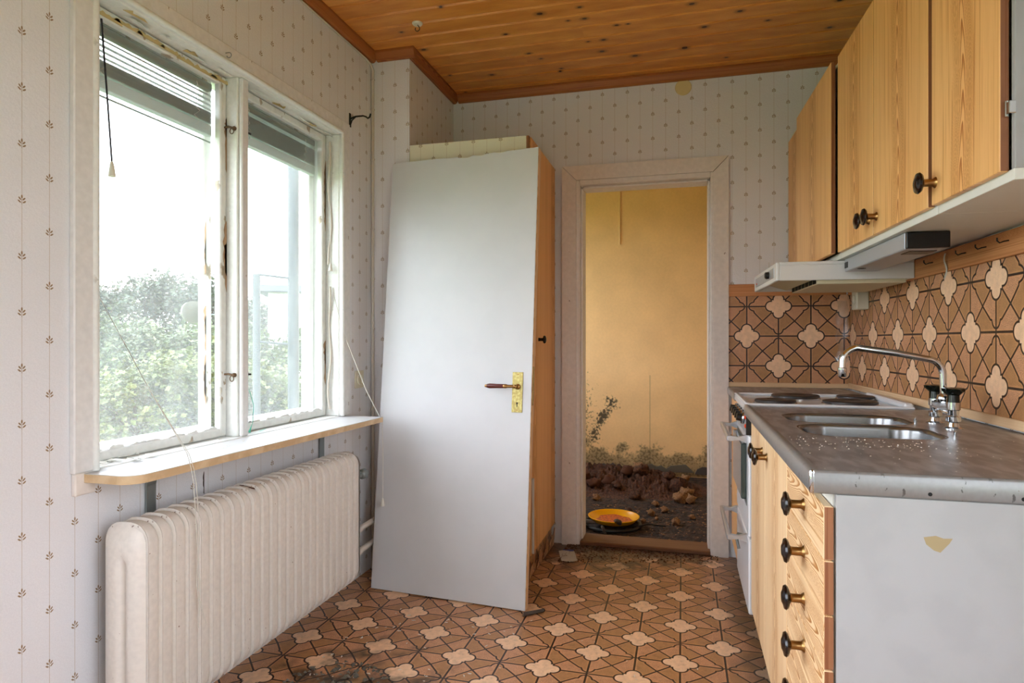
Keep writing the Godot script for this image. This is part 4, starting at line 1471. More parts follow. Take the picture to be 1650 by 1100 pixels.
func build_loose_door() -> void:
	var o := thing("loose_door", "white door off its hinges leaning against the wardrobe", "door")
	var X := Vector3(0.9953, 0.0, 0.0968).normalized()
	var Y := Vector3(0.010, 0.9946, -0.1020)
	Y = (Y - X * Y.dot(X)).normalized()
	var N := X.cross(Y)
	var tl := 0.004                                   # a slight lean to the window
	var X2 := X * cos(tl) + Y * sin(tl)
	var Y2 := Y * cos(tl) - X * sin(tl)
	o.transform = Transform3D(Basis(X2, Y2, N), Vector3(-1.388, 0.004, -2.683))
	var W := 0.752
	var H := 2.022
	# front skin, ragged where the top is torn
	var p := PackedVector2Array([Vector2(0, 0), Vector2(W, 0), Vector2(W, H)])
	var k := 34
	for q in k:
		var f := (q + 1.0) / (k + 1.0)
		var tear := 0.012 * exp(-pow((f - 0.42) / 0.18, 2)) + 0.002
		p.append(Vector2(W * (1.0 - f), H - tear * rng.randf_range(0.2, 1.2)))
	p.append(Vector2(0.0, H - 0.006))
	var fr := mb()
	fr.prism(p, Vector3(0, 0, -0.004), Vector3.RIGHT, Vector3.UP, 0.004)
	part("front_skin", fr, M.door_paint, o)
	part("core", bx(Vector3(0.001, 0.001, -0.034), Vector3(W - 0.008, H - 0.016, -0.0042)), M.putty, o)
	part("edge_strip", bx(Vector3(W - 0.008, 0.0, -0.034), Vector3(W + 0.001, H, -0.0045), 0.001), M.bare_wood, o)
	part("back_skin", bx(Vector3(0, 0, -0.038), Vector3(W, H, -0.034)), M.door_paint, o)
	# lock case edge, brass plate, lever and keyhole
	part("lock_face", bx(Vector3(W, 0.86, -0.028), Vector3(W + 0.002, 1.03, -0.010), 0.0005), M.old_brass, o)
	var pl := part("lock_plate", bx(Vector3(0.664, 0.828, 0.0), Vector3(0.713, 1.004, 0.003), 0.001), M.old_brass, o)
	var kh := mb()
	kh.lathe([Vector2(0.0045, 0), Vector2(0.0045, 0.0006), Vector2(0, 0.0006)], 12, axis_to(Vector3.BACK, Vector3(0.689, 0.868, 0.003)))
	kh.box(Vector3(0.687, 0.852, 0.003), Vector3(0.691, 0.868, 0.0036))
	part("keyhole", kh, M.slot_black, pl)
	for y in [0.838, 0.994]:
		part("screw", mb().lathe([Vector2(0.0035, 0), Vector2(0.003, 0.001), Vector2(0, 0.0012)], 10, axis_to(Vector3.BACK, Vector3(0.689, y, 0.003))), M.brass, pl)
	var hd := part("handle", mb().lathe([Vector2(0.013, 0), Vector2(0.012, 0.006), Vector2(0.008, 0.008), Vector2(0.008, 0.038), Vector2(0, 0.042)], 16, axis_to(Vector3.BACK, Vector3(0.689, 0.940, 0.003))).tube([Vector3(0.689, 0.940, 0.037), Vector3(0.672, 0.940, 0.041), Vector3(0.652, 0.940, 0.041)], 0.0065, 8), M.brass, o)
	part("grip", mb().lathe([Vector2(0.0065, 0), Vector2(0.009, 0.012), Vector2(0.0095, 0.05), Vector2(0.011, 0.08), Vector2(0.008, 0.092), Vector2(0, 0.094)], 14, axis_to(Vector3.LEFT, Vector3(0.652, 0.940, 0.041))), M.red_wood, hd)
	part("end_ring", mb().lathe([Vector2(0.0075, 0), Vector2(0.006, 0.008), Vector2(0, 0.009)], 12, axis_to(Vector3.LEFT, Vector3(0.559, 0.940, 0.041))), M.brass, hd)
	part("ferrule", mb().lathe([Vector2(0.0075, 0), Vector2(0.0095, 0.006), Vector2(0.0095, 0.016), Vector2(0.008, 0.018)], 12, axis_to(Vector3.LEFT, Vector3(0.655, 0.940, 0.041))), M.brass, hd)

# ------------------------------------------------------------------ kitchen units
# brass stem and dark round head; head is a child of the stem
func add_knob(at: Vector3, d: Vector3, parent: Node3D) -> void:
	var st := part("knob", mb().lathe([Vector2(0.0000, 0.0000), Vector2(0.0137, 0.0000), Vector2(0.0111, 0.0032), Vector2(0.0091, 0.0063), Vector2(0.0091, 0.0252), Vector2(0.0117, 0.0273)], 16, axis_to(d, at)), M.brass, parent)
	var hd := mb().lathe([Vector2(0.0065, 0.0252), Vector2(0.0111, 0.0278), Vector2(0.0228, 0.0315), Vector2(0.0260, 0.0357), Vector2(0.0240, 0.0399), Vector2(0.0156, 0.0420), Vector2(0.0104, 0.0446), Vector2(0.0000, 0.0451)], 20, axis_to(d, at))
	if parent.get_parent() == self:
		part("knob_head", hd, M.knob_dark, st)
	else:
		part("knob_head", hd, M.knob_dark, parent)

func build_base_units() -> void:
	var F := 0.250                 # plane of the door fronts
	# sink cabinet with two doors
	var c := thing("sink_cabinet", "pine-fronted base cabinet with two doors under the sink", "cabinet", Vector3(0.55, 0, -2.13))
	var o := c.position
	var B := func(x0: float, x1: float, y0: float, y1: float, z0: float, z1: float, bev := 0.0, g := 1, off := Vector2.ZERO) -> MB:
		return bx(Vector3(x0, y0, z0) - o, Vector3(x1, y1, z1) - o, bev, g, off)
	part("carcass", B.call(F + 0.018, 0.272 + 0.012, 0.13, 0.8612, -2.552, -1.708), M.carcass_white, c)
	for z in [-2.552, -1.724]:
		part("side", B.call(0.285, 0.80, 0.13, 0.862, z, z + 0.016), M.carcass_white, c)
	part("bottom", B.call(0.285, 0.80, 0.13, 0.146, -2.536, -1.724), M.carcass_white, c)
	part("plinth", B.call(0.300, 0.316, 0.0, 0.13, -2.55, -1.71), M.iron_black, c)
	for k in 2:
		var za: float = -2.549 if k == 0 else -2.143
		var zb: float = -2.146 if k == 0 else -1.711
		var off := Vector2(0.225 - ((za + zb) / 2 - o.z), 1.05 + 0.10 * k)
		var d := part("door", B.call(F, F + 0.017, 0.138, 0.848, za, zb, 0.0015, 1, off), M.veneer_lit, c)
		add_knob(Vector3(F, 0.786, -2.205 if k == 0 else -2.088) - o, Vector3.LEFT, d)
	# drawer unit at the end of the run, white end panel
	c = thing("drawer_unit", "narrow pine drawer unit with a scuffed white end panel", "drawer unit", Vector3(0.55, 0, -1.49))
	o = c.position
	B = func(x0: float, x1: float, y0: float, y1: float, z0: float, z1: float, bev := 0.0, g := 1, off := Vector2.ZERO) -> MB:
		return bx(Vector3(x0, y0, z0) - o, Vector3(x1, y1, z1) - o, bev, g, off)
	part("carcass", B.call(F + 0.018, 0.282, 0.13, 0.8612, -1.706, -1.292), M.carcass_white, c)
	part("side", B.call(0.282, 0.80, 0.13, 0.8612, -1.706, -1.692), M.carcass_white, c)
	var ep := part("end_panel", B.call(0.2705, 0.865, 0.0, 0.8612, -1.291, -1.276, 0.001), M.shaded_laminate, c)
	var tp := mb()
	tp.prism(PackedVector2Array([Vector2(0.0, 0.0), Vector2(0.012, -0.010), Vector2(0.022, -0.013), Vector2(0.036, 0.004), Vector2(0.041, 0.013), Vector2(0.027, 0.012), Vector2(0.015, 0.016), Vector2(-0.004, 0.012)]), Vector3(0.415, 0.783, -1.2765) - o, Vector3.RIGHT, Vector3.UP, 0.0008)
	tag(part("bare_patch", tp, M.patch_tan, ep), "tan patch of bare board")
	part("plinth", B.call(0.300, 0.316, 0.0, 0.13, -1.70, -1.30), M.iron_black, c)
	for k in 7:
		var y1 := 0.838 - 0.1003 * k
		var y0 := y1 - 0.0975
		var off := Vector2(0.225 - (y0 + y1) / 2 + 0.02 * (k % 3) - 0.03, 0.30 + 0.10 * k)
		var d := part("drawer", B.call(F, F + 0.0165, y0, y1, -1.701, -1.278, 0.0015, 2, off), M.veneer_lit, c)
		add_knob(Vector3(F, (y0 + y1) / 2 + 0.004, -1.474) - o, Vector3.LEFT, d)
		part("edge", B.call(F + 0.0012, F + 0.0163, y0 + 0.001, y1 - 0.001, -1.278, -1.2772, 0.0, 1), M.wood_edge, d)
	# filler cabinet between stove and back wall
	c = thing("filler_cabinet", "narrow pine cabinet between the stove and the doorway", "cabinet", Vector3(0.52, 0, -3.335))
	o = c.position
	B = func(x0: float, x1: float, y0: float, y1: float, z0: float, z1: float, bev := 0.0, g := 1, off := Vector2.ZERO) -> MB:
		return bx(Vector3(x0, y0, z0) - o, Vector3(x1, y1, z1) - o, bev, g, off)
	part("carcass", B.call(F + 0.018, 0.80, 0.10, 0.862, -3.545, -3.112), M.carcass_white, c)
	part("plinth", B.call(0.300, 0.32, 0.0, 0.10, -3.54, -3.12), M.iron_black, c)
	part("door", B.call(F, F + 0.017, 0.105, 0.855, -3.542, -3.116, 0.0015), M.veneer, c)
	var top := thing("steel_worktop", "short steel worktop between the stove and the back wall", "worktop", Vector3(0.52, 0.866, -3.335))
	part("sheet", bx(Vector3(-0.290, 0.0, -0.214), Vector3(0.272, 0.036, 0.224), 0.004), M.steel, top)

func build_stove() -> void:
	var s := thing("stove", "white enamel electric stove with four black hotplates", "stove", Vector3(0.52, 0, -2.83))
	var o := s.position
	var B := func(x0: float, x1: float, y0: float, y1: float, z0: float, z1: float, bev := 0.003) -> MB:
		return bx(Vector3(x0, y0, z0) - o, Vector3(x1, y1, z1) - o, bev)
	var z0 := -3.104
	var z1 := -2.560
	part("body", B.call(0.262, 0.79, 0.10, 0.872, z0, z1), M.enamel, s)
	part("plinth", B.call(0.29, 0.78, 0.0, 0.10, z0 + 0.01, z1 - 0.01), M.iron_black, s)
	# hob: tray with a raised rim
	var hob := mb()
	hob.box(Vector3(0.232, 0.872, z0) - o, Vector3(0.80, 0.896, z1) - o, 0.004)
	hob.box(Vector3(0.232, 0.896, z0) - o, Vector3(0.80, 0.907, z0 + 0.018) - o, 0.004)
	hob.box(Vector3(0.232, 0.896, z1 - 0.018) - o, Vector3(0.80, 0.907, z1) - o, 0.004)
	hob.box(Vector3(0.232, 0.896, z0 + 0.018) - o, Vector3(0.250, 0.907, z1 - 0.018) - o, 0.004)
	hob.box(Vector3(0.770, 0.896, z0 + 0.018) - o, Vector3(0.80, 0.918, z1 - 0.018) - o, 0.006)
	part("hob", hob, M.enamel, s)
	for q in [[0.352, -2.690, 0.076], [0.465, -2.945, 0.096], [0.622, -2.705, 0.096], [0.70, -2.955, 0.072]]:
		var hp := mb().lathe([Vector2(q[2] + 0.004, 0.0), Vector2(q[2] + 0.004, 0.006), Vector2(q[2], 0.008)], 32, Transform3D(Basis(), Vector3(q[0], 0.896, q[1]) - o))
		var rim := part("plate_ring", hp, M.chrome, s)
		part("hotplate", mb().lathe([Vector2(q[2], 0.006), Vector2(q[2], 0.015), Vector2(q[2] - 0.006, 0.018), Vector2(q[2] * 0.42, 0.0185), Vector2(q[2] * 0.38, 0.0165), Vector2(0, 0.0165)], 32, Transform3D(Basis(), Vector3(q[0], 0.896, q[1]) - o)), M.burner_iron, rim)
	# sloping control panel with five knobs
	var cp := mb()
	cp.prism(PackedVector2Array([Vector2(0.262, 0.788), Vector2(0.262, 0.872), Vector2(0.246, 0.872), Vector2(0.234, 0.800), Vector2(0.234, 0.788)]), Vector3(0, 0, z0 + 0.004) - o, Vector3.RIGHT, Vector3.UP, z1 - z0 - 0.008)
	var pan := part("control_panel", cp, M.grey_metal, s)
	for k in 5:
		var at := Vector3(0.239, 0.836, z0 + 0.05 + 0.088 * k) - o
		var ax := axis_to(Vector3(-1, 0.17, 0), at)
		part("dial", mb().lathe([Vector2(0.024, 0), Vector2(0.023, 0.010), Vector2(0.016, 0.013), Vector2(0.015, 0.030), Vector2(0, 0.032)], 20, ax), M.black_plastic, pan)
		part("dial_ring", mb().lathe([Vector2(0.0245, 0.003), Vector2(0.0255, 0.006), Vector2(0.0235, 0.0105)], 20, ax), M.chrome, pan)
	for y in [0.852, 0.818]:
		part("pilot_lens", mb().lathe([Vector2(0.009, 0), Vector2(0.009, 0.008), Vector2(0.005, 0.011), Vector2(0, 0.012)], 12, axis_to(Vector3.LEFT, Vector3(0.240, y, z1 - 0.024) - o)), M.orange_lens, pan)
	part("end_cap", B.call(0.232, 0.262, 0.786, 0.872, z1 - 0.006, z1 + 0.001, 0.002), M.black_plastic, pan)
	# oven door with a dark window, warming drawer below
	var d := part("oven_door", B.call(0.242, 0.262, 0.400, 0.784, z0 + 0.004, z1 - 0.002, 0.005), M.enamel, s)
	part("window", B.call(0.222, 0.243, 0.525, 0.742, z0 + 0.03, z1 - 0.085, 0.004), M.oven_glass, d)
	part("window_rim", B.call(0.2405, 0.2415, 0.505, 0.755, z0 + 0.04, z1 - 0.065, 0.0), M.galvanised, d)
	var dr := part("drawer", B.call(0.242, 0.262, 0.108, 0.392, z0 + 0.004, z1 - 0.002, 0.005), M.enamel, s)
	for q in [[0.762, d], [0.378, dr]]:
		var y: float = q[0]
		var h := mb()
		var za := z0 + 0.02
		var zb := z1 - 0.065
		h.box(Vector3(0.168, y - 0.012, za) - o, Vector3(0.182, y + 0.012, zb) - o, 0.004)
		for z in [za, zb - 0.02]:
			# flared arm from the bar to the door
			h.prism(PackedVector2Array([Vector2(0.178, y - 0.010), Vector2(0.212, y - 0.005), Vector2(0.242, y - 0.017), Vector2(0.242, y + 0.017), Vector2(0.212, y + 0.006), Vector2(0.178, y + 0.011)]), Vector3(0, 0, z) - o, Vector3.RIGHT, Vector3.UP, 0.02)
		part("handle", h, M.handle_metal, q[1])
	part("catch", mb().tube([Vector3(0.242, 0.345, -2.78) - o, Vector3(0.222, 0.350, -2.78) - o, Vector3(0.215, 0.335, -2.78) - o, Vector3(0.224, 0.29, -2.78) - o], 0.007, 6), M.galvanised, dr)

func build_sink() -> void:
	var z0 := -2.556
	var z1 := -1.272
	var x0 := 0.225
	var xw0 := KP.x + (z0 - KP.z) * tan(KA) - 0.004
	var xw1 := KP.x + (z1 - KP.z) * tan(KA) - 0.004
	var y := 0.898
	var o := Vector3(0.53, 0.862, -1.914)
	var s := thing("sink_worktop", "stained stainless steel worktop with two sunk bowls", "worktop", o)
	var m := mb()
	m.t = Transform3D(Basis(), -o)
	# sheet: strips round two rounded openings
	var bowls := [[Vector2(0.318, -2.335), Vector2(0.665, -2.075), 0.085], [Vector2(0.318, -2.045), Vector2(0.650, -1.785), 0.085]]
	var cx0 := 0.300
	var cx1 := 0.690
	var zs := [-2.36, -2.06, -1.765]
	var Q := func(ax: float, az: float, bx_: float, bz: float) -> void:
		m.quad(Vector3(ax, y, bz), Vector3(bx_, y, bz), Vector3(bx_, y, az), Vector3(ax, y, az))
	m.quad(Vector3(x0 + 0.012, y, z1 - 0.012), Vector3(cx0, y, z1 - 0.012), Vector3(cx0, y, z0), Vector3(x0 + 0.012, y, z0))
	Q.call(cx0, zs[2], cx1, z1 - 0.012)
	Q.call(cx0, z0, cx1, zs[0])
	m.quad(Vector3(cx1, y, z1 - 0.012), Vector3(xw1, y, z1 - 0.012), Vector3(xw0, y, z0), Vector3(cx1, y, z0))
	for k in 2:
		var b: Array = bowls[k]
		var ring := rect_ring(b[0], b[1], b[2], y)
		var lo := Vector2(cx0, zs[k])
		var hi := Vector2(cx1, zs[k + 1])
		var c := Vector2((b[0].x + b[1].x) / 2, (b[0].y + b[1].y) / 2)
		var outer := []
		for p in ring:
			var d := Vector2(p.x, p.z) - c
			var f := minf(((hi.x if d.x > 0 else lo.x) - c.x) / d.x if absf(d.x) > 1e-6 else 1e9, ((hi.y if d.y > 0 else lo.y) - c.y) / d.y if absf(d.y) > 1e-6 else 1e9)
			outer.append(Vector3(c.x + d.x * f, y, c.y + d.y * f))
		for j in ring.size():
			var j2 := (j + 1) % ring.size()
			m.quad(ring[j], ring[j2], outer[j2], outer[j])
			# fill the cell corner where the outer edge turns
			var a: Vector3 = outer[j]
			var e: Vector3 = outer[j2]
			if absf(a.x - e.x) > 1e-5 and absf(a.z - e.z) > 1e-5:
				var cor := Vector3(hi.x if maxf(a.x, e.x) > c.x else lo.x, y, hi.y if maxf(a.z, e.z) > c.y else lo.y)
				m.tri(a, e, cor)
				m.tri(a, cor, e)
	part("sheet", m, M.steel, s)
	# rolled front and end edges
	var lip := mb()
	lip.t = Transform3D(Basis(), -o)
	var prof := PackedVector2Array([Vector2(0.0, 0.004), Vector2(0.004, 0.0), Vector2(0.016, 0.0), Vector2(0.016, 0.034), Vector2(0.024, 0.0365), Vector2(0.016, 0.0395), Vector2(0.010, 0.0425), Vector2(0.004, 0.0415), Vector2(0.0, 0.037)])
	var pr := PackedVector2Array()
	for q in prof:
		pr.append(q)
	lip.prism(pr, Vector3(x0, 0.862, z0), Vector3.RIGHT, Vector3.UP, z1 - z0 - 0.004, true)
	part("front_edge", lip, M.steel_lip, s)
	var lip2 := mb()
	lip2.t = Transform3D(Basis(), -o)
	lip2.prism(pr, Vector3(x0 + 0.004, 0.862, z1), Vector3.FORWARD, Vector3.UP, xw1 - x0 - 0.016, true)
	part("end_edge", lip2, M.steel_lip, s)
	part("corner", mb().lathe([Vector2(0.004, 0.0), Vector2(0.0065, 0.004), Vector2(0.0065, 0.037), Vector2(0.005, 0.041), Vector2(0, 0.0425)], 12, Transform3D(Basis(), Vector3(x0 + 0.0062, 0.862, z1 - 0.0062) - o)), M.chrome, s)
	for x in [0.42, 0.56]:
		part("screw_hole", mb().lathe([Vector2(0.0035, 0), Vector2(0.0035, 0.0007), Vector2(0, 0.0007)], 10, axis_to(Vector3.BACK, Vector3(x, 0.872, z1 - 0.0003) - o)), M.slot_black, s)
	part("back_edge", bx(Vector3(cx1, 0.864, z0 + 0.002) - o, Vector3(xw0 - 0.006, 0.890, z1 - 0.03) - o), M.galvanised, s)
	for k in 2:
		var b: Array = bowls[k]
		var w := mb()
		w.t = Transform3D(Basis(), -o)
		var rings := []
		for q in [[-0.004, 0.0, 0.085], [0.0, 0.0002, 0.085], [0.004, -0.003, 0.083], [0.007, -0.012, 0.080], [0.016, -0.11, 0.075], [0.024, -0.137, 0.07], [0.045, -0.148, 0.055]]:
			rings.append(rect_ring(b[0] + Vector2(q[0], q[0]), b[1] - Vector2(q[0], q[0]), q[2], y + q[1]))
		rings.reverse()
		w.loft(rings)
		w.fan(rings[0], Vector3.UP)
		var bo := part("bowl", w, M.bowl_steel, s)
		part("drain", mb().lathe([Vector2(0.03, 0), Vector2(0.03, 0.003), Vector2(0.022, 0.004), Vector2(0.02, 0.001), Vector2(0, 0.001)], 20, Transform3D(Basis(), Vector3((b[0].x + b[1].x) / 2, y - 0.148, (b[0].y + b[1].y) / 2) - o)), M.chrome, bo)
		part("overflow_peg", mb().lathe([Vector2(0.004, 0), Vector2(0.004, 0.012), Vector2(0, 0.014)], 10, Transform3D(Basis(), Vector3(0.672, y, (b[0].y + b[1].y) / 2 + 0.05) - o)), M.chrome, bo)
	# mixer tap with two dark handles
	var t := thing("mixer_tap", "chrome mixer tap with two dark green handles and a long spout", "tap", Vector3(0.724, 0.898, -2.088))
	for sg in [-1.0, 1.0]:
		var leg := Transform3D(Basis(), Vector3(0, 0, sg * 0.066))
		part("leg", mb().lathe([Vector2(0.024, 0), Vector2(0.024, 0.003), Vector2(0.015, 0.007), Vector2(0.012, 0.018), Vector2(0.018, 0.022), Vector2(0.018, 0.034), Vector2(0.013, 0.038), Vector2(0.014, 0.052), Vector2(0.017, 0.054), Vector2(0.017, 0.074), Vector2(0, 0.0745)], 18, leg), M.chrome, t)
		part("handle", mb().lathe([Vector2(0.016, 0.0745), Vector2(0.0155, 0.094), Vector2(0.019, 0.097), Vector2(0.029, 0.106), Vector2(0.030, 0.112), Vector2(0.024, 0.114), Vector2(0, 0.112)], 8, leg), M.tap_green, t)
	part("body", bx(Vector3(-0.013, 0.045, -0.06), Vector3(0.013, 0.072, 0.06), 0.004), M.chrome, t)
	var sp := [Vector3(0, 0.06, 0), Vector3(-0.001, 0.10, 0), Vector3(-0.003, 0.150, 0)]
	for q in 7:
		var an := PI / 2 * (q + 0.6) / 7.0
		sp.append(Vector3(-0.003 - 0.042 * (1 - cos(an)), 0.150 + 0.042 * sin(an), 0))
	sp.append(Vector3(-0.12, 0.208, 0))
	sp.append(Vector3(-0.215, 0.222, 0))
	for q in 7:
		var an := PI / 2 * (q + 0.5) / 7.0
		sp.append(Vector3(-0.22 - 0.044 * sin(an), 0.180 + 0.044 * cos(an), 0))
	sp.append(Vector3(-0.265, 0.160, 0))
	part("spout", mb().tube(sp, 0.0095, 12), M.chrome, t)
	part("spout_collar", mb().lathe([Vector2(0.017, 0.07), Vector2(0.019, 0.078), Vector2(0.017, 0.088), Vector2(0.0105, 0.094)], 16), M.chrome, t)
	part("aerator", mb().lathe([Vector2(0.0, 0.0), Vector2(0.0105, 0.0), Vector2(0.0125, 0.003), Vector2(0.0125, 0.026), Vector2(0.010, 0.028)], 16, Transform3D(Basis(), Vector3(-0.265, 0.137, 0))), M.chrome, t)

func build_upper_units() -> void:
	var F := -0.295
	var yb := 1.450
	var yt := 2.205
	var defs := [
		["wall_cabinet", "pine wall cabinet with two doors above the extractor hood", 0.006, 0.932, [[0.010, 0.300, 2.165, 0.0, 1], [0.306, 0.925, 2.190, -0.018, 0]]],
		["wall_cabinet", "pine wall cabinet with a pair of doors above the grey lamp", 0.936, 1.784, [[0.946, 1.350, 2.200, 0.0, 1], [1.355, 1.767, 2.200, 0.0, 0]]],
		["wall_cabinet", "single-door pine wall cabinet with a white side at the run's end", 1.788, 2.128, [[1.790, 2.110, 2.200, 0.0, 0]]]]
	for d in defs:
		var za: float = d[2]
		var zb: float = d[3]
		var zc := (za + zb) / 2
		var c := thing(d[0], d[1], "cabinet", kp(-0.14, yb, zc), KA)
		var o := Vector3(-0.14, yb, zc)
		var B := func(x0: float, x1: float, y0: float, y1: float, z0: float, z1: float, bev := 0.0, off := Vector2.ZERO) -> MB:
			return bx(Vector3(x0, y0, z0) - o, Vector3(x1, y1, z1) - o, bev, 1, off)
		var sides: Material = M.carcass_white
		part("bottom", B.call(-0.279, 0.0, yb, yb + 0.022, za, zb, 0.001), M.carcass_white, c)
		part("top", B.call(-0.277, 0.0, yt - 0.014, yt, za, zb, 0.001), sides, c)
		part("side", B.call(-0.277, 0.0, yb + 0.022, yt - 0.014, za, za + 0.014, 0.001), sides, c)
		part("side", B.call(-0.277, 0.0, yb + 0.022, yt - 0.014, zb - 0.014, zb, 0.001), M.shaded_laminate, c)
		part("back", B.call(-0.004, 0.0, yb + 0.022, yt - 0.014, za + 0.014, zb - 0.014), sides, c)
		for q in d[4]:
			var off := Vector2(0.225 - ((q[0] + q[1]) / 2 - zc), 0.95 + 0.10 * za)
			var dr := part("door", B.call(F + q[3], F + q[3] + 0.0155, yb + 0.020, q[2], q[0], q[1], 0.0015, off), M.veneer, c)
			var kz: float = q[1] - 0.038 if q[4] == 1 else q[0] + 0.028
			if za < 0.5:
				kz = q[1] - 0.05 if q[4] == 1 else q[0] + 0.05
			if za > 1.7:
				kz = q[0] + 0.02
			add_knob(Vector3(F + q[3], 1.522 if za > 0.5 else 1.480, kz) - o, Vector3.LEFT, dr)
			# the thick brown edge next to the hinge gap
			part("edge", B.call(F + q[3] + 0.0012, F + q[3] + 0.0152, yb + 0.0212, q[2] - 0.001, q[1], q[1] + 0.0007), M.wood_edge, dr)
		if za > 1.7:
			var hg := mb()
			hg.tube([Vector3(F + 0.010, 1.575, zb - 0.014) - o, Vector3(F + 0.010, 1.605, zb - 0.014) - o], 0.0035, 8)
			hg.box(Vector3(F + 0.008, 1.578, zb - 0.016) - o, Vector3(F + 0.020, 1.602, zb + 0.0008) - o, 0.001)
			part("hinge", hg, M.chrome, c)
		for y in [1.56, 2.05]:
			part("hinge", B.call(F + 0.004, -0.276, y, y + 0.03, za + 0.001, za + 0.008, 0.001) if za > 0.5 else B.call(F + 0.004, -0.276, y, y + 0.03, zb - 0.006, zb + 0.001, 0.001), M.chrome, c)
	# strip lamp under the middle cabinet
	var l := thing("strip_lamp", "grey strip lamp with a black end cap under the wall cabinet", "lamp", kp(-0.207, 1.449, 1.22), KA)
	part("housing", bx(Vector3(-0.056, -0.048, -0.305), Vector3(0.056, 0.0, 0.298), 0.003), M.grey_metal, l)
	part("end_cap", bx(Vector3(-0.055, -0.047, 0.298), Vector3(0.055, -0.001, 0.311), 0.002), M.black_plastic, l)
	part("switch", bx(Vector3(-0.059, -0.036, -0.296), Vector3(-0.0555, -0.014, -0.262), 0.001), M.black_plastic, l)
	part("socket_slot", bx(Vector3(-0.03, -0.050, 0.19), Vector3(0.04, -0.0475, 0.26), 0.0), M.black_plastic, l)
	part("finger_slot", mb().lathe([Vector2(0.014, 0), Vector2(0.014, 0.001), Vector2(0, 0.001)], 18, axis_to(Vector3.DOWN, Vector3(-0.03, -0.0478, -0.19))), M.slot_black, l)

func build_hood() -> void:
	var h := thing("extractor_hood", "flat white extractor hood under the wall cabinets", "extractor hood", kp(-0.25, 1.375, 0.60), KA)
	var B := func(x0: float, x1: float, y0: float, y1: float, z0: float, z1: float, bev := 0.002) -> MB:
		return bx(Vector3(x0 + 0.25, y0, z0 - 0.60), Vector3(x1 + 0.25, y1, z1 - 0.60), bev)
	part("front", B.call(-0.500, -0.488, 0.0, 0.072, 0.305, 0.893, 0.003), M.hood_white, h)
	part("top", B.call(-0.488, -0.02, 0.060, 0.072, 0.305, 0.893), M.hood_white, h)
	for z in [0.305, 0.881]:
		part("side", B.call(-0.488, -0.02, 0.0, 0.060, z, z + 0.012), M.hood_white, h)
	part("back", B.call(-0.034, -0.02, 0.0, 0.060, 0.317, 0.881), M.hood_cream, h)
	part("tray", B.call(-0.486, -0.036, 0.044, 0.050, 0.318, 0.880, 0.0), M.hood_cream, h)
	part("deflector", mb().prism(PackedVector2Array([Vector2(-0.486, 0.044), Vector2(-0.36, 0.004), Vector2(-0.355, 0.008), Vector2(-0.480, 0.044)]), Vector3(0.25, 0, -0.28), Vector3.RIGHT, Vector3.UP, 0.555), M.hood_cream, h)
	var ft := part("filter", B.call(-0.350, -0.04, -0.014, 0.012, 0.39, 0.872, 0.003), M.hood_cream, h)
	for k in 7:
		var z := 0.402 + k * 0.067
		part("slot", B.call(-0.3515, -0.349, -0.011, 0.009, z, z + 0.056, 0.0), M.slot_black, ft)
	var cp := part("control_strip", B.call(-0.5022, -0.4995, 0.017, 0.056, 0.36, 0.845, 0.0008), M.grey_metal, h)
	part("dial", mb().lathe([Vector2(0.0145, 0), Vector2(0.0135, 0.014), Vector2(0.009, 0.017), Vector2(0, 0.017)], 18, axis_to(Vector3.LEFT, Vector3(-0.252, 0.037, 0.13))), M.black_plastic, cp)
	part("button", mb().lathe([Vector2(0.006, 0), Vector2(0.006, 0.006), Vector2(0, 0.007)], 12, axis_to(Vector3.LEFT, Vector3(-0.252, 0.030, 0.095))), M.chrome, cp)
	part("pilot_light", mb().lathe([Vector2(0.004, 0), Vector2(0.004, 0.002), Vector2(0, 0.003)], 10, axis_to(Vector3.LEFT, Vector3(-0.252, 0.030, -0.2))), M.orange_lens, cp)
	one("spatula_tip", bx(Vector3(-0.002, 0, -0.006), Vector3(0.002, 0.05, 0.006), 0.001), M.paper_scrap, "thin pale strip standing on the extractor hood", "strip", kp(-0.46, 1.4475, 0.46), KA)

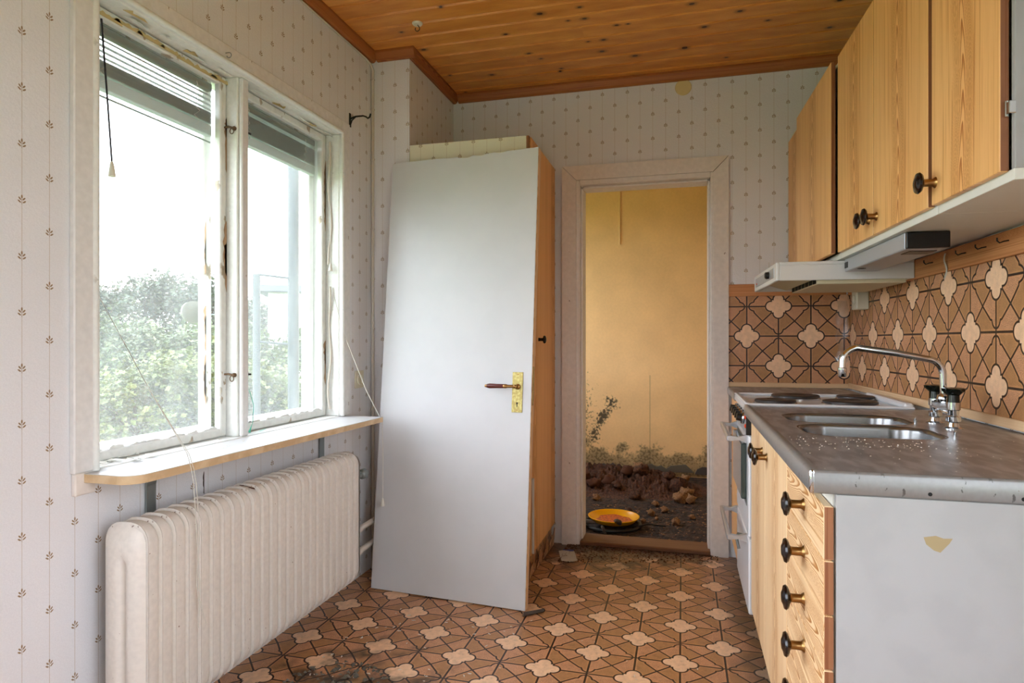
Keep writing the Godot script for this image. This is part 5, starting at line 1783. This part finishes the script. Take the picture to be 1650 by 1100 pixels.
func build_small_things() -> void:
	# junction box and socket in the corner of the cooking wall
	var s := thing("socket_box", "white surface socket box on the splashback corner", "socket", kp(-0.004, 1.288, 0.27), KA)
	part("case", bx(Vector3(-0.052, 0.0, -0.042), Vector3(0, 0.092, 0.042), 0.004), M.cream_plastic, s)
	part("insert", mb().lathe([Vector2(0.022, 0), Vector2(0.022, 0.004), Vector2(0.018, 0.004), Vector2(0.017, -0.004), Vector2(0, -0.004)], 20, axis_to(Vector3.LEFT, Vector3(-0.052, 0.046, 0))), M.cream_plastic, s)
	part("conduit", bx(Vector3(-0.022, 0.092, -0.012), Vector3(-0.004, 0.155, 0.012), 0.002), M.cream_plastic, s)
	# peeling clear film hanging in the corner
	var f := mb()
	var rows := []
	for j in 15:
		var row := []
		for i in 6:
			row.append(Vector3((i - 2.5) * 0.011 + 0.007 * sin(j * 1.3 + i), 0.30 - j * 0.022, 0.012 * sin(i * 1.9 + j * 0.8) + 0.02))
		rows.append(row)
	f.loft(rows, false)
	one("clear_film", f, M.clear_film, "crumpled strip of clear film hanging in the splashback corner", "film", Vector3(0.775, 1.045, BW + 0.02))
	# hooks on the rail, a bent tag on one
	for z in [1.05, 1.295, 1.422, 1.545, 1.70]:
		var a := [Vector3(0, 0.006, 0), Vector3(-0.012, 0.004, 0), Vector3(-0.022, 0.0, 0), Vector3(-0.028, 0.006, 0), Vector3(-0.028, 0.014, 0)]
		one("wall_hook", mb().tube(a, 0.002, 6), M.iron_black, "small black wire hook on the wooden rail", "hook", kp(-0.018, 1.408, z), KA, "hooks on the wooden rail")
	var tg := mb()
	var rw := []
	for j in 9:
		var y := 0.0 - j * 0.0105
		rw.append([Vector3(-0.004 * sin(j * 0.9) - 0.006, y, -0.006), Vector3(-0.004 * sin(j * 0.9) - 0.006, y, 0.006)])
	tg.loft(rw, false)
	one("plastic_tag", tg, M.paper_scrap, "bent pale plastic strip hanging from the wooden rail", "strip", kp(-0.018, 1.43, 1.165), KA)
	# round patch high on the back wall
	one("wall_patch", mb().lathe([Vector2(0, 0.004), Vector2(0.041, 0.004), Vector2(0.043, 0.002), Vector2(0.043, 0.0)].map(func(q): return q) if false else [Vector2(0.043, 0.0), Vector2(0.043, 0.002), Vector2(0.041, 0.004), Vector2(0, 0.004)], 36, axis_to(Vector3.BACK, Vector3.ZERO)), M.wall_disc, "round beige cover disc high on the back wall", "cover disc", Vector3(0.005, 2.508, BW))
	# curtain rod bracket beside the window head
	var c := thing("curtain_bracket", "black iron curtain bracket at the corner of the window casing", "bracket", Vector3(LW, 2.185, -2.715))
	part("plate", bx(Vector3(0, -0.035, -0.008), Vector3(0.004, 0.03, 0.008), 0.001), M.iron_black, c)
	part("arm", mb().tube([Vector3(0.003, 0.004, 0), Vector3(0.03, 0.012, 0), Vector3(0.07, 0.012, 0), Vector3(0.085, 0.006, 0), Vector3(0.094, -0.002, 0), Vector3(0.104, 0.004, 0), Vector3(0.108, 0.018, 0)], 0.004, 7), M.iron_black, c)
	part("brace", mb().tube([Vector3(0.003, -0.026, 0), Vector3(0.012, -0.004, 0), Vector3(0.03, 0.01, 0)], 0.003, 6), M.iron_black, c)
	# wall socket between window and corner
	var ws := thing("wall_socket", "white round wall socket low beside the window casing", "socket", Vector3(LW, 0.957, -2.80))
	part("plate", bx(Vector3(0, -0.042, -0.042), Vector3(0.006, 0.042, 0.042), 0.002), M.cream_plastic, ws)
	part("insert", mb().lathe([Vector2(0.026, 0.0), Vector2(0.026, 0.008), Vector2(0.021, 0.008), Vector2(0.020, 0.001), Vector2(0, 0.001)], 24, axis_to(Vector3.RIGHT, Vector3(0.004, 0, 0))), M.cream_plastic, ws)
	# white cable clipped down the corner of the boxing
	var cb := thing("cable", "white painted cable clipped down the room corner", "cable", Vector3(LW + 0.012, 0, -2.926))
	for k in 2:
		part("wire", mb().tube([Vector3(-0.004 + 0.007 * k, 0.0, 0), Vector3(-0.004 + 0.007 * k, 1.4, 0.001), Vector3(-0.004 + 0.007 * k, 2.50, 0), Vector3(-0.005 + 0.004 * k, 2.525, 0.02), Vector3(-0.006, 2.535, 0.06), Vector3(-0.006, 2.536, 0.7)], 0.0042, 6), M.cable_white, cb)
	for y in [0.4, 0.8, 1.2, 1.45, 1.7, 2.05, 2.3, 2.45]:
		part("clip", bx(Vector3(-0.010, y, -0.004), Vector3(0.009, y + 0.007, 0.005), 0.001), M.cable_white, cb)
	# cords of the blinds
	var p := []
	for q in 12:
		var t := q / 11.0
		p.append(Vector3(-1.555, 2.03, -1.372).lerp(Vector3(-1.50, 1.70, -1.362), t) + Vector3(0, -0.004 * sin(PI * t), 0))
	var wand := thing("pull_cord", "short dark pull cord with a plastic cone in front of the pane", "cord", Vector3.ZERO)
	part("cord", mb().tube([Vector3(-1.548, 2.03, -1.412), Vector3(-1.542, 1.78, -1.428), Vector3(-1.538, 1.64, -1.436)], 0.0026, 6), M.dark_cord, wand)
	part("cone", mb().lathe([Vector2(0.0, 0), Vector2(0.0095, 0.0), Vector2(0.010, 0.003), Vector2(0.005, 0.036), Vector2(0.003, 0.042), Vector2(0, 0.042)], 14, Transform3D(Basis(), Vector3(-1.538, 1.60, -1.436))), M.cream_plastic, wand)
	# long slack cord from the head of the blind over the shelf and down past the radiator
	var path := []
	var lc := thing("blind_cord", "thin slack double cord hanging over the shelf in front of the radiator", "cord", Vector3.ZERO)
	for k in 2:
		path = [Vector3(-1.560, 2.02, -1.385 - 0.004 * k), Vector3(-1.556, 1.6, -1.388), Vector3(-1.552, 1.28, -1.398), Vector3(-1.43, 1.0, -1.46), Vector3(-1.335, 0.82, -1.495 - 0.006 * k), Vector3(-1.323, 0.76, -1.50 - 0.010 * k), Vector3(-1.312, 0.60, -1.50 - 0.012 * k), Vector3(-1.309, 0.45, -1.51 + 0.016 * k), Vector3(-1.306, 0.34, -1.50 - 0.03 * k)]
		var sm := []
		var cv := Curve3D.new()
		for q in path:
			cv.add_point(q)
		for q in 40:
			sm.append(cv.sample_baked(cv.get_baked_length() * q / 39.0))
		part("strand", mb().tube(sm, 0.0012, 5), M.white_cord, lc)
	# white cord from the narrow casement to the far shelf end, with a cone weight
	var rc := thing("white_cord", "white cord with a cone weight running from the narrow casement past the shelf", "cord", Vector3.ZERO)
	for k in 2:
		part("cord", mb().tube([Vector3(-1.53, 1.35, -2.60), Vector3(-1.505, 1.2, -2.625), Vector3(-1.40, 0.92, -2.655 - 0.004 * k), Vector3(-1.345, 0.81, -2.668), Vector3(-1.325, 0.77, -2.670), Vector3(-1.322, 0.6, -2.672), Vector3(-1.325, 0.42, -2.674)].slice(0, 7 if k == 0 else 4), 0.0016, 6), M.white_cord, rc)
	part("cone", mb().lathe([Vector2(0, 0), Vector2(0.0095, 0), Vector2(0.010, 0.003), Vector2(0.004, 0.034), Vector2(0, 0.036)], 12, Transform3D(Basis(), Vector3(-1.325, 0.388, -2.674))), M.white_cord, rc)
	var wc := thing("cone_weight", "small white cone weight on a cord beside the narrow casement", "cord weight", Vector3(-1.545, 1.46, -2.595))
	part("cord", mb().tube([Vector3(0.0, 0.03, 0), Vector3(-0.002, 0.3, -0.003), Vector3(-0.012, 0.57, 0.0)], 0.0014, 5), M.white_cord, wc)
	part("cone", mb().lathe([Vector2(0, 0), Vector2(0.0095, 0), Vector2(0.010, 0.003), Vector2(0.004, 0.034), Vector2(0, 0.036)], 12), M.white_cord, wc)
	# twist of mint-green ribbon at the foot of the post
	var rb := mb()
	var rr := []
	var pts := [Vector3(-1.562, 0.97, -2.03), Vector3(-1.556, 0.955, -2.05), Vector3(-1.55, 0.90, -2.065), Vector3(-1.552, 0.84, -2.062), Vector3(-1.556, 0.806, -2.04), Vector3(-1.545, 0.803, -2.03), Vector3(-1.535, 0.803, -2.07), Vector3(-1.545, 0.806, -2.12)]
	for q in pts.size():
		rr.append([pts[q], pts[q] + Vector3(0.002, 0.001, 0.007 if q < 4 else -0.003) + Vector3(0.005 if q > 3 else 0.0, 0, 0)])
	rb.loft(rr, false)
	one("ribbon", rb, M.green_ribbon, "mint green plastic ribbon curling at the window post's foot", "ribbon")

func build_litter() -> void:
	# paper and blue wrapper by the door frame
	var pm := mb()
	var rows := []
	for j in 5:
		var row := []
		for i in 5:
			row.append(Vector3(i * 0.021 - 0.042, 0.004 + 0.003 * sin(i * 1.4 + j * 2.0), j * 0.042 - 0.084))
		rows.append(row)
	rows.reverse()
	pm.loft(rows, false)
	one("paper_scrap", pm, M.paper_scrap, "crumpled white paper on the floor by the doorway", "paper", Vector3(-0.585, 0.002, -3.345), 0.28)
	one("blue_wrapper", bx(Vector3(-0.03, 0, -0.012), Vector3(0.03, 0.004, 0.012), 0.001), M.blue_scrap, "small blue wrapper lying by the foot of the door frame", "wrapper", Vector3(-0.60, 0.001, -3.44), 0.15)
	# soil and crumbs trodden in from the hall
	var so := mb()
	for k in 1100:
		var x := -0.62 + 0.80 * pow(rng.randf(), 1.8)
		var z := -3.55 + (0.30 - 0.22 * (x + 0.62)) * pow(rng.randf(), 1.9)
		crumb(so, Vector3(x, 0.0005, z), rng.randf_range(0.002, 0.009))
	one("soil", so, M.soil, "brown soil and crumbs trodden in at the threshold", "soil", Vector3.ZERO, 0.0, "", "stuff")
	var gr := mb()
	for k in 420:
		var a := rng.randf() * TAU
		var r := 0.22 * sqrt(rng.randf())
		crumb(gr, Vector3(-1.10 + r * cos(a), 0.001, -1.73 + 1.5 * r * sin(a)), rng.randf_range(0.003, 0.016))
	one("debris", gr, M.grey_crumb, "grey rotten debris on the black patch beside the radiator", "debris", Vector3.ZERO, 0.0, "", "stuff")
	var fl := mb()
	for k in 150:
		var x := rng.randf_range(-1.28, 0.15)
		var z := rng.randf_range(-2.55, -1.45)
		if rng.randf() < 0.55:
			x = -1.25 + 0.55 * pow(rng.randf(), 1.5)
			z = rng.randf_range(-2.5, -1.5)
		chip(fl, Vector3(x, 0.002, z), rng.randf_range(0.004, 0.018), 0.1)
	one("flakes", fl, M.plaster, "white paint flakes scattered over the vinyl floor", "paint flakes", Vector3.ZERO, 0.0, "", "stuff")
	# curled torn corner of the floor sheet at the foot of the loose door
	var cu := mb(2, Vector2(0.1, 0.1))
	var rw := []
	for j in 7:
		var an := -0.4 + 2.6 * j / 6.0
		rw.append([Vector3(-0.05, 0.014 - 0.014 * cos(an), 0.014 * sin(an)), Vector3(0.05, 0.011 - 0.011 * cos(an), 0.011 * sin(an) - 0.012)])
	cu.loft(rw, false)
	one("vinyl_curl", cu, M.grey_rag, "curled torn piece of vinyl at the foot of the loose door", "vinyl scrap", Vector3(-0.60, 0.001, -2.60), 0.6)
	# plaster dust on the worktop
	var du := mb()
	for k in 260:
		var x := rng.randf_range(0.25, 0.80)
		var z := rng.randf_range(-2.5, -1.32)
		if rng.randf() < 0.6:
			x = rng.randf_range(0.26, 0.62)
			z = -1.74 + rng.randf_range(-0.06, 0.28) * rng.randf()
		if x > 0.305 and x < 0.67 and z < -1.775 and z > -2.345:
			continue
		crumb(du, Vector3(x, 0.8985, z), rng.randf_range(0.0008, 0.0028))
	one("dust", du, M.plaster, "specks of white plaster dust on the steel worktop", "dust", Vector3.ZERO, 0.0, "", "stuff")
